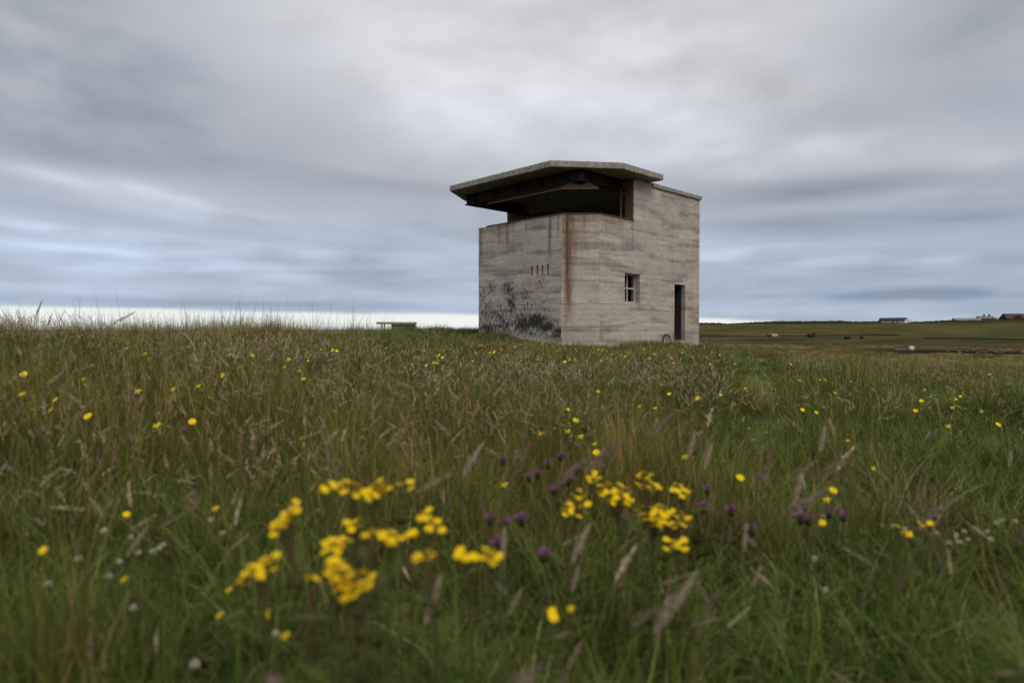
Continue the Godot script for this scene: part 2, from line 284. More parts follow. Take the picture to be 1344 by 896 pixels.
# An overcast deck seen in perspective: cloud in heaps and streaks, lens falloff painted into the upper corners, a clear pale strip low over the sea.
func overcast_sky() -> PanoramaSkyMaterial:
	var w := 2048
	var h := 1024
	var im := Image.create(w, h, false, Image.FORMAT_RGBF)
	var broad := surface_noise("sky_broad", 11, 0.6, 3)
	var bank := surface_noise("sky_bank", 12, 1.0, 5)
	var wisp := surface_noise("sky_wisp", 13, 1.0, 3)
	# clouds, the dark upper corners partly painted lens vignette: bearing, height (degrees), half width, half height, tilt, lighter or darker
	var banks_and_vignette := [[-29.60,10.25,7.66,1.41,-0.092,0.20], [-34.22,10.57,2.31,0.45,-0.048,0.16], [-29.60,10.54,1.84,0.41,-0.115,0.18], [-26.17,9.81,2.18,0.42,-0.178,0.18], [-21.95,9.40,2.32,0.31,-0.054,0.16], [-36.68,10.99,2.17,0.43,-0.062,0.22], [-21.95,9.22,1.74,0.25,-0.108,0.20], [-26.44,5.22,17.86,2.72,-0.000,0.10], [-35.80,7.16,4.89,0.44,-0.037,0.20], [-33.05,5.73,6.17,0.28,-0.060,0.14], [-6.52,7.57,4.67,0.47,-0.151,0.22], [-16.54,6.54,7.45,0.52,-0.052,0.10], [-33.52,17.02,14.08,6.19,-0.060,-0.32], [-38.38,21.74,8.30,8.47,0.000,-0.20], [-33.05,12.61,10.44,1.25,-0.036,-0.10], [-35.80,8.88,4.00,0.44,-0.062,-0.12], [-16.54,17.64,12.41,5.18,-0.104,-0.07], [12.49,23.14,7.72,2.64,0.000,0.08], [15.04,17.77,10.08,1.96,-0.000,0.10], [5.92,17.04,5.34,1.34,0.000,-0.05], [23.45,20.27,5.12,1.49,-0.109,-0.06], [-17.77,12.13,7.96,1.41,-0.126,-0.08], [-8.51,12.14,7.93,0.73,-0.061,-0.17], [-26.98,7.86,8.04,0.54,-0.056,-0.10], [-7.52,20.00,8.63,3.35,-0.000,0.05], [-0.81,25.60,10.80,3.38,0.000,0.05], [9.89,20.47,14.42,3.33,-0.020,0.05], [21.72,13.93,13.40,1.88,-0.054,0.16], [-2.16,17.12,8.09,2.70,0.000,0.08], [18.75,6.46,7.87,0.90,-0.032,0.15], [26.23,11.27,10.32,0.85,-0.033,-0.22], [21.72,10.51,6.99,0.63,0.000,-0.16], [31.89,8.06,9.74,0.69,-0.024,-0.18], [21.13,8.72,6.46,0.63,0.000,-0.10], [36.07,11.65,3.09,0.87,-0.037,0.14], [34.72,9.86,2.74,0.33,-0.061,0.20], [29.39,5.08,8.71,0.59,-0.000,0.12], [26.77,16.50,8.07,1.81,-0.022,-0.05], [33.33,2.57,10.37,0.51,-0.000,-0.30], [24.01,2.43,9.02,0.37,-0.000,-0.16], [37.37,1.48,5.12,0.32,0.000,-0.16], [38.38,19.89,7.88,7.94,0.000,-0.28], [30.91,21.35,6.96,2.90,-0.117,-0.10], [-31.60,2.04,15.68,0.40,-0.012,-0.14], [-11.46,1.95,16.86,0.40,-0.010,-0.12], [-23.67,3.67,16.99,0.37,-0.000,-0.07], [21.13,1.04,6.46,0.31,0.000,0.12]]
	for j in h:
		var el := 90.0 - (j + 0.5) * 180.0 / h
		if el < -0.3:
			im.fill_rect(Rect2i(0, j, w, 1), Color(0.40, 0.42, 0.44))
			continue
		var e := deg_to_rad(maxf(el, 0.05))
		var se := sin(e)
		var ce := cos(e)
		# colour of the deck by height: bluish and thin low down, lilac grey above
		var c := Color(0.40, 0.475, 0.58)
		c = c.lerp(Color(0.475, 0.50, 0.56), smoothstep(6.0, 13.0, el))
		c = c.lerp(Color(0.575, 0.58, 0.62), smoothstep(10.0, 22.0, el))
		var low := 1.0 - smoothstep(3.0, 12.0, el)
		for i in w:
			var az := (i + 0.5) * 360.0 / w
			if az > 180.0:
				az -= 360.0
			var a := deg_to_rad(az)
			var x := sin(a) * ce
			var z := cos(a) * ce
			var n := broad.get_noise_3d(x * 2.0, el * 0.075, z * 2.0)
			var f := bank.get_noise_3d(x * 2.6, el * 0.12 + 5.0, z * 2.6)
			var lump := bank.get_noise_3d(x * 7.0 + 4.0, el * 0.27, z * 7.0)
			# wisps drawn out along the horizon
			var s := wisp.get_noise_3d(sin(a) * 2.4, el * 0.40, cos(a) * 2.4)
			var s2 := wisp.get_noise_3d(sin(a) * 6.0 + 9.0, el * 0.85, cos(a) * 6.0)
			var g := 1.0 + n * 0.20 * (1.0 - low * 0.4) + f * 0.12 * (1.0 - low * 0.4) + (s * 0.20 + s2 * 0.13) * low 
			g += lump * 0.12 * (1.0 - low * 0.4)
			var ragged := clampf(1.0 + 2.2 * s2 * low + 0.7 * f + 0.8 * lump, 0.2, 2.2)
			var b := 0.0
			if absf(az) < 75.0 and el < 60.0:
				for q: Array in banks_and_vignette:
					var dx: float = az - q[0]
					var dy: float = el - q[1]
					if absf(dx) > 3.0 * q[2] or absf(dy) > 3.0 * q[3] + 4.0:
						continue
					dy -= dx * q[4]
					var d2: float = dx * dx / (q[2] * q[2]) + dy * dy / (q[3] * q[3])
					if d2 < 9.0:
						b += q[5] * exp(-d2) * ragged
			g = maxf(g + b, 0.25)
			var p := Color(c.r * g, c.g * g, c.b * g)
			if b < 0.0:
				p = Color(p.r * (1.0 + b * 0.26), p.g * (1.0 + b * 0.06), p.b * (1.0 - b * 0.12))
			# the bright strip over the sea, ragged along its upper edge
			var top := 1.22 + 0.012 * clampf(-az, -40.0, 40.0) * 0.9 + s2 * 0.10 + s * 0.06
			top -= 0.75 * smoothstep(14.0, 30.0, az) * (1.0 - smoothstep(60.0, 90.0, az))
			var strip := (1.0 - smoothstep(top - 0.10, top + 0.10, el)) * (1.0 - 0.62 * smoothstep(18.0, 32.0, az) * (1.0 - smoothstep(60.0, 90.0, az)))
			p = p.lerp(Color(0.83, 0.85, 0.83), clampf(strip, 0.0, 1.0))
			im.set_pixel(i, j, p)
	var m := PanoramaSkyMaterial.new()
	m.panorama = ImageTexture.create_from_image(im)
	return m

# ---------------------------------------------------------------- ground and sea
func land() -> void:
	var patch := surface_noise("land_patch", 21, 0.05, 3)
	var fine := surface_noise("land_fine", 22, 0.35, 3)
	var streak := surface_noise("land_streak", 23, 0.02, 2)
	var radii: Array[float] = [0.0]
	var r := 0.5
	while r < 4000.0:
		radii.append(r)
		r *= 1.075 if r < 600.0 else 1.3
	radii.append(4000.0)
	var around: Array[float] = []
	var a := -180.0
	while a < 180.0:
		around.append(a)
		a += 0.75 if absf(a) < 55.0 else 3.0
	around.append(180.0)
	var grid := []
	var tint := []
	for i in radii.size():
		var line: Array[Vector3] = []
		var tones: Array[Color] = []
		for az in around:
			var x: float = radii[i] * sin(deg_to_rad(az))
			var z: float = -radii[i] * cos(deg_to_rad(az))
			var y := ground(x, z) - 0.02
			y += fine.get_noise_2d(x * 3.0, z * 3.0) * 0.03 * smoothstep(1.0, 4.0, radii[i]) * (1.0 - smoothstep(25.0, 45.0, radii[i]))
			y += streak.get_noise_2d(x, z) * 0.9 * smoothstep(60.0, 300.0, radii[i])
			line.append(Vector3(x, y, z))
			var n := patch.get_noise_2d(x, z)
			var f := fine.get_noise_2d(x, z)
			var c := Color(0.052, 0.062, 0.022).lerp(Color(0.085, 0.075, 0.035), clampf(0.5 + n + f * 0.5, 0.0, 1.0))
			var d := radii[i]
			# rough brown pasture, olive strips, then cropped green fields and a heathery rim
			var brown := Color(0.165, 0.128, 0.090).lerp(Color(0.09, 0.085, 0.042), clampf(0.5 + n * 1.2 + f * 0.6, 0.0, 1.0))
			c = c.lerp(brown, smoothstep(34.0, 44.0, d + n * 10.0))
			var olive := Color(0.130, 0.114, 0.058).lerp(Color(0.078, 0.074, 0.036), clampf(0.5 + streak.get_noise_2d(x * 0.4, z * 5.0) * 2.4, 0.0, 1.0))
			c = c.lerp(olive, smoothstep(88.0, 104.0, d + n * 12.0))
			var green := Color(0.098, 0.104, 0.040).lerp(Color(0.150, 0.136, 0.060), clampf(0.5 + streak.get_noise_2d(x * 0.4, z * 3.0) * 2.2 + f * 0.3, 0.0, 1.0))
			c = c.lerp(green, smoothstep(196.0, 206.0, d + n * 4.0))
			var heath := Color(0.095, 0.068, 0.040).lerp(Color(0.065, 0.060, 0.030), clampf(0.5 + f, 0.0, 1.0))
			c = c.lerp(heath, smoothstep(365.0, 380.0, d + n * 14.0))
			# bare dark earth with stones in the dip
			if az > 27.0 and az < 60.0:
				var lane := 80.0 + (az - 33.0) * 0.4 + n * 5.0
				c = c.lerp(Color(0.040, 0.031, 0.024), smoothstep(27.0, 33.0, az) * (1.0 - smoothstep(6.0, 10.0, absf(d - lane))) * 0.95)
			tones.append(c)
		grid.append(line)
		tint.append(tones)
	var st := SurfaceTool.new()
	st.begin(Mesh.PRIMITIVE_TRIANGLES)
	st.set_smooth_group(0)
	for i in radii.size() - 1:
		for k in around.size() - 1:
			var ids := [[i, k], [i + 1, k], [i + 1, k + 1], [i, k], [i + 1, k + 1], [i, k + 1]]
			for id: Array in ids:
				st.set_color(tint[id[0]][id[1]])
				st.add_vertex(grid[id[0]][id[1]])
	st.generate_normals()
	var soil := matte(Color.WHITE, 0.95, 0.15)
	soil.vertex_color_use_as_albedo = true
	soil.specular_mode = BaseMaterial3D.SPECULAR_DISABLED
	var n := NoiseTexture2D.new()
	n.width = 512
	n.height = 512
	n.seamless = true
	n.noise = surface_noise("soil_tex", 24, 0.03, 5)
	n.color_ramp = Gradient.new()
	n.color_ramp.set_color(0, Color(0.60, 0.60, 0.58))
	n.color_ramp.set_color(1, Color(1.0, 1.0, 1.0))
	soil.albedo_texture = n
	soil.uv1_triplanar = true
	soil.uv1_world_triplanar = true
	soil.uv1_scale = Vector3(0.11, 0.11, 0.11)
	structure("ground", st.commit(), soil)

	var sea := PlaneMesh.new()
	sea.size = Vector2(16000, 16000)
	var water := matte(linear(0.05, 0.065, 0.08), 0.25, 0.5)
	var ripples := NoiseTexture2D.new()
	ripples.width = 256
	ripples.height = 256
	ripples.seamless = true
	ripples.as_normal_map = true
	ripples.noise = surface_noise("ripples", 25, 0.04, 4)
	water.normal_enabled = true
	water.normal_texture = ripples
	water.uv1_triplanar = true
	water.uv1_world_triplanar = true
	water.uv1_scale = Vector3(0.05, 0.05, 0.05)
	var o := structure("sea", sea, water)
	o.position.y = -10.0

# ---------------------------------------------------------------- the observation post
# plan coordinates: u runs along the seaward front away from the near corner, v along the door side; L() turns them into the post's own axes
func L(u: float, y: float, v: float) -> Vector3:
	return Vector3(-u, y, -v)

const TEX := 110.0  # texture pixels per metre

# board-marked concrete: lifts, boards, stains; marks(s, y) -> Array of [colour, cover]
func concrete(width: float, y0: float, y1: float, s: int, s_off: float, marks: Callable) -> StandardMaterial3D:
	var w := int(width * TEX)
	var h := int((y1 - y0) * TEX)
	var im := Image.create(w, h, false, Image.FORMAT_RGB8)
	var up := Image.create(w, h, false, Image.FORMAT_L8)
	var blotch := surface_noise("c_blotch", 31, 0.9, 4)
	var grime := surface_noise("c_grime", 32, 1.0, 4)
	var grain := surface_noise("c_grain", 33, 9.0, 3)
	var speck := surface_noise("c_speck", 34, 22.0, 2)
	var cell := surface_noise("c_cell", 35, 1.0, 1)
	var lifts := [0.55, 1.37, 2.27, 2.95, 3.82, 4.36, 4.86]
	for j in h:
		var y: float = y1 - (j + 0.5) / TEX
		for i in w:
			var x: float = (i + 0.5) / TEX + s_off
			var wob := 0.025 * blotch.get_noise_2d(x * 0.9, y * 0.2 + 40.0) + 0.006 * grain.get_noise_2d(x * 0.6, 7.0)
			var yy := y + wob
			# boards about 0.17 m deep and 2 to 3 m long
			var b := floorf(yy / 0.172)
			var along_board := floorf((x + fposmod(b * 0.77, 2.3)) / 2.35)
			var tone := cell.get_noise_2d(b * 17.3 + along_board * 5.1 + s, along_board * 31.7 + 3.0)
			var edge := absf(yy / 0.172 - roundf(yy / 0.172)) * 0.172
			var n := blotch.get_noise_2d(x, y * 1.6)
			var g := grime.get_noise_2d(x * 0.30, y * 2.4 + 11.0)
			var g2 := grain.get_noise_2d(x * 0.28 + 3.0, y * 1.25)
			var f := grain.get_noise_2d(x, y * 1.3)
			var p := speck.get_noise_2d(x, y)
			var v := 1.0 + tone * 0.17 + n * 0.16 + f * 0.15 + p * 0.10 + g2 * 0.15
			var hgt := 0.55 + tone * 0.10 + f * 0.16 + p * 0.12 + g2 * 0.16
			if edge < 0.013:
				var cover := 0.15 + 0.85 * smoothstep(0.0, 0.35, grime.get_noise_2d(x * 0.6, b * 3.1))
				v *= 1.0 - 0.26 * cover * (1.0 - edge / 0.013)
				hgt -= 0.25 * (1.0 - edge / 0.013)
			# dark weathered bands that hang in the boards
			var drip := grime.get_noise_2d(x * 5.0, y * 0.30 + 30.0)
			var dirt := smoothstep(-0.15, 0.75, g * 1.25 + tone * 0.45 + g2 * 0.35 + f * 0.3 + drip * 0.25)
			var c := Color(0.490, 0.435, 0.375) * v
			c = c.lerp(Color(0.41, 0.372, 0.322) * v, smoothstep(0.1, 0.5, n) * 0.6)
			c = c.lerp(Color(0.155, 0.132, 0.110) * (1.0 + f * 0.6 + g2 * 0.4), dirt * 0.66)
			for l: float in lifts:
				var k := absf(yy - l)
				if k < 0.016:
					var open := smoothstep(-0.25, 0.2, grime.get_noise_2d(x * 0.7 + l * 9.0, l * 5.0))
					c = c.lerp(Color(0.10, 0.09, 0.08), (1.0 - k / 0.016) * 0.65 * open)
					hgt -= (1.0 - k / 0.016) * 0.4 * open
			# blow holes
			if p > 0.52 and f > 0.1:
				c = c * 0.45
				hgt -= 0.35
			for q: Array in marks.call(x, y):
				c = c.lerp(q[0], clampf(q[1], 0.0, 1.0))
			im.set_pixel(i, j, Color(clampf(c.r, 0.005, 0.9), clampf(c.g, 0.005, 0.9), clampf(c.b, 0.005, 0.9)).linear_to_srgb())
			up.set_pixel(i, j, Color(hgt, hgt, hgt))
	var m := matte(Color.WHITE, 0.93, 0.3)
	m.albedo_texture = ImageTexture.create_from_image(im)
	m.heightmap_enabled = true
	m.heightmap_texture = ImageTexture.create_from_image(up)
	m.heightmap_scale = 1.2
	m.texture_repeat = false
	return m

const RUST := Color(0.135, 0.068, 0.034)
const RUST_DARK := Color(0.068, 0.043, 0.028)

# a run of rust below an iron edge: how much covers (x, y)
func run_mark(x: float, y: float, at: float, half: float, top: float, length: float) -> float:
	if absf(x - at) > half * 3.0 or y > top:
		return 0.0
	var n := surface_noise("run", 41, 5.0, 3)
	var wander := 0.4 * half * n.get_noise_2d(at * 9.0, y * 0.25)
	var d := absf(x - at - wander) / (half * (1.0 + 0.4 * n.get_noise_2d(at * 3.0 + 8.0, y * 0.3)))
	var body := 1.0 - smoothstep(0.35, 1.5, d)
	var down := 1.0 - smoothstep(length * 0.55, length, top - y)
	return body * down * clampf(0.75 + 0.7 * n.get_noise_2d(x * 7.0, y * 0.35), 0.0, 1.0)

func front_marks(x: float, y: float) -> Array:
	var out := []
	out.append([RUST, run_mark(x, y, 0.12, 0.07, 4.12, 1.35) * 0.75])
	out.append([RUST, run_mark(x, y, 1.06, 0.05, 4.12, 0.75) * 0.5])
	out.append([RUST, run_mark(x, y, 1.45, 0.055, 4.12, 0.95) * 0.85])
	out.append([RUST, run_mark(x, y, 2.35, 0.05, 4.12, 0.6) * 0.4])
	out.append([RUST_DARK, run_mark(x, y, 3.38, 0.07, 4.12, 1.55) * 0.8])
	out.append([RUST, run_mark(x, y, 2.8, 0.5, 4.10, 0.4) * 0.4])
	out.append([RUST, run_mark(x, y, 1.2, 0.45, 4.10, 0.45) * 0.35])
	out.append([RUST_DARK, run_mark(x, y, 3.72, 0.05, 4.12, 0.9) * 0.45])
	out.append([RUST, run_mark(x, y, 1.75, 0.04, 4.12, 0.5) * 0.5])
	# orange lichen below the vents
	if y < 2.3 and y > 1.75 and x > 2.6 and x < 3.5:
		var n := surface_noise("lichen", 43, 9.0, 3).get_noise_2d(x, y)
		out.append([Color(0.22, 0.115, 0.035), smoothstep(0.05, 0.3, n) * (1.0 - smoothstep(0.12, 0.42, Vector2(x - 3.02, (y - 2.02) * 1.3).length())) * 0.9])
	# peeling black tar paint
	if y < 2.4:
		var cover := 0.0
		for q: Array in [[0.20, 1.75, 0.3, 0.3, 0.46], [0.66, 2.0, 0.25, 0.25, 0.5], [0.45, 1.2, 0.5, 0.45, 0.58], [1.5, 1.95, 0.28, 0.26, 0.7], [1.66, 1.4, 0.25, 0.45, 0.72], [1.05, 1.05, 0.5, 0.4, 0.6], [2.3, 1.75, 0.3, 0.25, 0.48], [0.5, 0.62, 0.5, 0.22, 0.8], [1.3, 0.7, 0.5, 0.28, 0.72], [2.2, 0.78, 0.45, 0.3, 0.95], [2.75, 0.85, 0.45, 0.22, 1.15], [3.2, 0.68, 0.45, 0.2, 1.0], [3.7, 0.5, 0.25, 0.16, 0.95], [2.5, 0.5, 0.5, 0.15, 0.6], [3.1, 1.3, 0.4, 0.25, 0.36], [2.3, 1.3, 0.4, 0.25, 0.42]]:
			var d2: float = pow((x - q[0]) / q[2], 2) + pow((y - q[1]) / q[3], 2)
			if d2 < 6.0:
				cover = maxf(cover, q[4] * exp(-d2 * 0.6))
		if cover > 0.03:
			var flakes := surface_noise("tar", 44, 6.0, 4)
			var n := flakes.get_noise_2d(x * 1.5, y * 0.6) * 0.7 + flakes.get_noise_2d(x * 4.0 + 5.0, y * 1.5) * 0.7
			out.append([Color(0.016, 0.018, 0.018), smoothstep(0.28, 0.86, n * 0.72 + cover) * 0.95])
			out.append([Color(0.13, 0.135, 0.13), smoothstep(0.1, 0.6, n * 0.6 + cover) * 0.55 * (1.0 - smoothstep(0.28, 0.86, n * 0.72 + cover))])
	return out

func facet_marks(x: float, y: float) -> Array:
	var out := []
	out.append([Color(0.24, 0.125, 0.062), run_mark(x, y, 0.45, 0.45, 4.12, 1.2) * 0.6])
	out.append([Color(0.20, 0.105, 0.055), run_mark(x, y, 0.23, 0.19, 4.12, 4.1) * 0.7])
	out.append([RUST, run_mark(x, y, 0.20, 0.095, 4.12, 3.6) * 0.95])
	out.append([Color(0.21, 0.10, 0.042), run_mark(x, y, 0.235, 0.06, 2.5, 1.7) * 0.7])
	out.append([RUST, run_mark(x, y, 0.06, 0.03, 4.12, 1.3) * 0.5])
	out.append([RUST_DARK, run_mark(x, y, 0.36, 0.035, 4.12, 0.9) * 0.5])
	out.append([RUST_DARK, run_mark(x, y, 0.17, 0.03, 4.12, 3.0) * 0.8])
	out.append([RUST, run_mark(x, y, 0.7, 0.05, 4.12, 0.5) * 0.4])
	return out

func side_marks(x: float, y: float) -> Array:
	var out := []
	out.append([Color(0.20, 0.12, 0.07), run_mark(x, y, 2.1, 0.12, 1.46, 0.35) * 0.5])
	out.append([Color(0.22, 0.13, 0.07), run_mark(x, y, 0.7, 0.6, 4.12, 0.7) * 0.45])
	out.append([RUST, run_mark(x, y, 0.35, 0.05, 4.12, 0.8) * 0.4])
	out.append([RUST_DARK, run_mark(x, y, 1.72, 0.06, 4.12, 1.0) * 0.4])
	out.append([Color(0.13, 0.12, 0.105), run_mark(x, y, 3.6, 0.25, 5.36, 0.8) * 0.3])
	out.append([Color(0.13, 0.12, 0.105), run_mark(x, y, 4.9, 0.3, 5.36, 1.1) * 0.3])
	return out

func no_marks(_x: float, _y: float) -> Array:
	return []

# A wall along the plan from a to b. solids and holes are [s0, y0, s1, y1]; m0 and m1 mitre its inner edge at the ends.
func wall(a: Vector2, b: Vector2, solids: Array, holes: Array, thick: float, m0: float, m1: float, inward: Vector2, y0: float, y1: float, s: int) -> ArrayMesh:
	var length := a.distance_to(b)
	var dir := (b - a) / length
	var rough := surface_noise("wall_rough", 51, 1.4, 3)
	var xs: Array[float] = []
	var ys: Array[float] = []
	for r: Array in solids + holes:
		for k: float in [r[0], r[2]]:
			if not k in xs:
				xs.append(k)
		for k: float in [r[1], r[3]]:
			if not k in ys:
				ys.append(k)
	xs.sort()
	ys.sort()
	for list: Array[float] in [xs, ys]:
		var more: Array[float] = []
		for k in list.size() - 1:
			var steps := ceili((list[k + 1] - list[k]) / 0.16)
			for q in range(1, steps):
				more.append(lerpf(list[k], list[k + 1], float(q) / steps))
		list.append_array(more)
		list.sort()
	var filled := func(i: int, j: int) -> bool:
		if i < 0 or j < 0 or i >= xs.size() - 1 or j >= ys.size() - 1:
			return false
		var c := Vector2((xs[i] + xs[i + 1]) / 2.0, (ys[j] + ys[j + 1]) / 2.0)
		for r: Array in holes:
			if c.x > r[0] and c.x < r[2] and c.y > r[1] and c.y < r[3]:
				return false
		for r: Array in solids:
			if c.x > r[0] and c.x < r[2] and c.y > r[1] and c.y < r[3]:
				return true
		return false
	var place := func(i: int, j: int, inside: bool) -> Vector3:
		var x: float = xs[i]
		var y: float = ys[j]
		var depth := 0.0
		if inside:
			depth = thick
			if i == 0:
				x += m0 * thick
			elif i == xs.size() - 1:
				x -= m1 * thick
		else:
			var end := minf(minf(x, length - x) / 0.2, 1.0)
			depth = (rough.get_noise_2d(x + s * 7.0, y) * 0.012 + rough.get_noise_2d(x * 6.0 + s, y * 9.0) * 0.004) * end
		var p: Vector2 = a + dir * x + inward * depth
		if y > 4.0:
			y += rough.get_noise_2d(x * 5.0 + s, y * 3.0 + depth * 4.0) * 0.008
		return L(p.x, y, p.y)
	var st := begin()
	var out3 := L(-inward.x, 0, -inward.y)
	var dir3 := L(dir.x, 0, dir.y)
	for i in xs.size() - 1:
		for j in ys.size() - 1:
			if not filled.call(i, j):
				continue
			var uv := []
			for c: Vector2i in [Vector2i(i, j), Vector2i(i + 1, j), Vector2i(i + 1, j + 1), Vector2i(i, j + 1)]:
				uv.append(Vector2(xs[c.x] / length, (y1 - ys[c.y]) / (y1 - y0)))
			for inside: bool in [false, true]:
				quad_uv(st, [place.call(i, j, inside), place.call(i + 1, j, inside), place.call(i + 1, j + 1, inside), place.call(i, j + 1, inside)], uv, -out3 if inside else out3)
			for e: Array in [[-1, 0, 0, 0, 0, 1, -dir3], [1, 0, 1, 0, 1, 1, dir3], [0, -1, 0, 0, 1, 0, Vector3.DOWN], [0, 1, 0, 1, 1, 1, Vector3.UP]]:
				if filled.call(i + e[0], j + e[1]):
					continue
				var p0 := Vector2i(i + e[2], j + e[3])
				var p1 := Vector2i(i + e[4], j + e[5])
				var t0 := Vector2(xs[p0.x] / length, (y1 - ys[p0.y]) / (y1 - y0))
				var t1 := Vector2(xs[p1.x] / length, (y1 - ys[p1.y]) / (y1 - y0))
				var step := Vector2(0.05, 0.0) if e[0] != 0 else Vector2(0.0, 0.05)
				quad_uv(st, [place.call(p0.x, p0.y, false), place.call(p1.x, p1.y, false), place.call(p1.x, p1.y, true), place.call(p0.x, p0.y, true)], [t0, t1, t1 + step, t0 + step], e[6])
	return finish(st)

# a slab on a plan polygon, its edges a little uneven
func slab(outline: Array, bottom: float, top: float, s: int) -> ArrayMesh:
	var n := surface_noise("slab", 61, 3.0, 3)
	var ring: Array[Vector2] = []
	var mid := Vector2.ZERO
	for k in outline.size():
		var a: Vector2 = outline[k]
		var b: Vector2 = outline[(k + 1) % outline.size()]
		mid += a / outline.size()
		var steps := maxi(1, int(a.distance_to(b) / 0.11))
		for q in steps:
			ring.append(a.lerp(b, float(q) / steps))
	var st := begin()
	var rows := []
	for lv: Array in [[bottom, 0.0], [bottom + 0.018, 0.012], [top - 0.02, 0.012], [top, -0.004]]:
		var line: Array[Vector3] = []
		for p: Vector2 in ring:
			var out: Vector2 = (p - mid).normalized()
			var j := n.get_noise_3d(p.x * 2.0, p.y * 2.0, lv[0] * 5.0 + s)
			var q: Vector2 = p + out * (lv[1] - 0.012 + j * 0.012)
			line.append(L(q.x, lv[0] + n.get_noise_3d(p.x * 3.0 + 9.0, p.y * 3.0, lv[0] * 2.0) * 0.008, q.y))
		rows.append(line)
	for r in rows.size() - 1:
		for k in ring.size():
			var k2 := (k + 1) % ring.size()
			var o: Vector2 = (ring[k] + ring[k2]) / 2.0 - mid
			quad(st, rows[r][k], rows[r][k2], rows[r + 1][k2], rows[r + 1][k], L(o.x, 0, o.y))
	for k in ring.size():
		var k2 := (k + 1) % ring.size()
		quad(st, L(mid.x, bottom, mid.y), rows[0][k], rows[0][k2], L(mid.x, bottom, mid.y), Vector3.DOWN)
		quad(st, L(mid.x, top + 0.03, mid.y), rows[3][k], rows[3][k2], L(mid.x, top + 0.03, mid.y), Vector3.UP)
	return finish(st)

# a straight bar of box section between two plan points, its outer face offset inward by i0 and its depth i1 - i0
func plan_bar(a: Vector2, b: Vector2, inward: Vector2, i0: float, i1: float, y0: float, y1: float) -> ArrayMesh:
	var st := begin()
	var a0 := a + inward * i0
	var a1 := a + inward * i1
	var b0 := b + inward * i0
	var b1 := b + inward * i1
	var d := (b - a).normalized()
	var c := [L(a0.x, y0, a0.y), L(b0.x, y0, b0.y), L(b1.x, y0, b1.y), L(a1.x, y0, a1.y), L(a0.x, y1, a0.y), L(b0.x, y1, b0.y), L(b1.x, y1, b1.y), L(a1.x, y1, a1.y)]
	quad(st, c[0], c[1], c[5], c[4], L(-inward.x, 0, -inward.y))
	quad(st, c[3], c[2], c[6], c[7], L(inward.x, 0, inward.y))
	quad(st, c[0], c[3], c[7], c[4], L(-d.x, 0, -d.y))
	quad(st, c[1], c[2], c[6], c[5], L(d.x, 0, d.y))
	quad(st, c[0], c[1], c[2], c[3], Vector3.DOWN)
	quad(st, c[4], c[5], c[6], c[7], Vector3.UP)
	return finish(st)

func noise_material(dark: Color, pale: Color, s: int, frequency: float, scale: float, rough := 0.9, relief := 0.6, accent := Color.TRANSPARENT) -> StandardMaterial3D:
	var m := matte(Color.WHITE, rough, 0.3)
	var t := NoiseTexture2D.new()
	t.width = 512
	t.height = 512
	t.seamless = true
	t.noise = surface_noise("nm%d" % s, s, frequency, 5)
	t.color_ramp = Gradient.new()
	t.color_ramp.set_color(0, dark.linear_to_srgb())
	t.color_ramp.set_color(1, pale.linear_to_srgb())
	if accent.a > 0.0:
		t.color_ramp.add_point(0.62, accent.linear_to_srgb())
	m.albedo_texture = t
	var bump := NoiseTexture2D.new()
	bump.width = 512
	bump.height = 512
	bump.seamless = true
	bump.noise = surface_noise("nb%d" % s, s + 500, frequency * 3.0, 4)
	m.heightmap_enabled = true
	m.heightmap_texture = bump
	m.heightmap_scale = relief
	m.uv1_triplanar = true
	m.uv1_scale = Vector3.ONE * scale
	return m

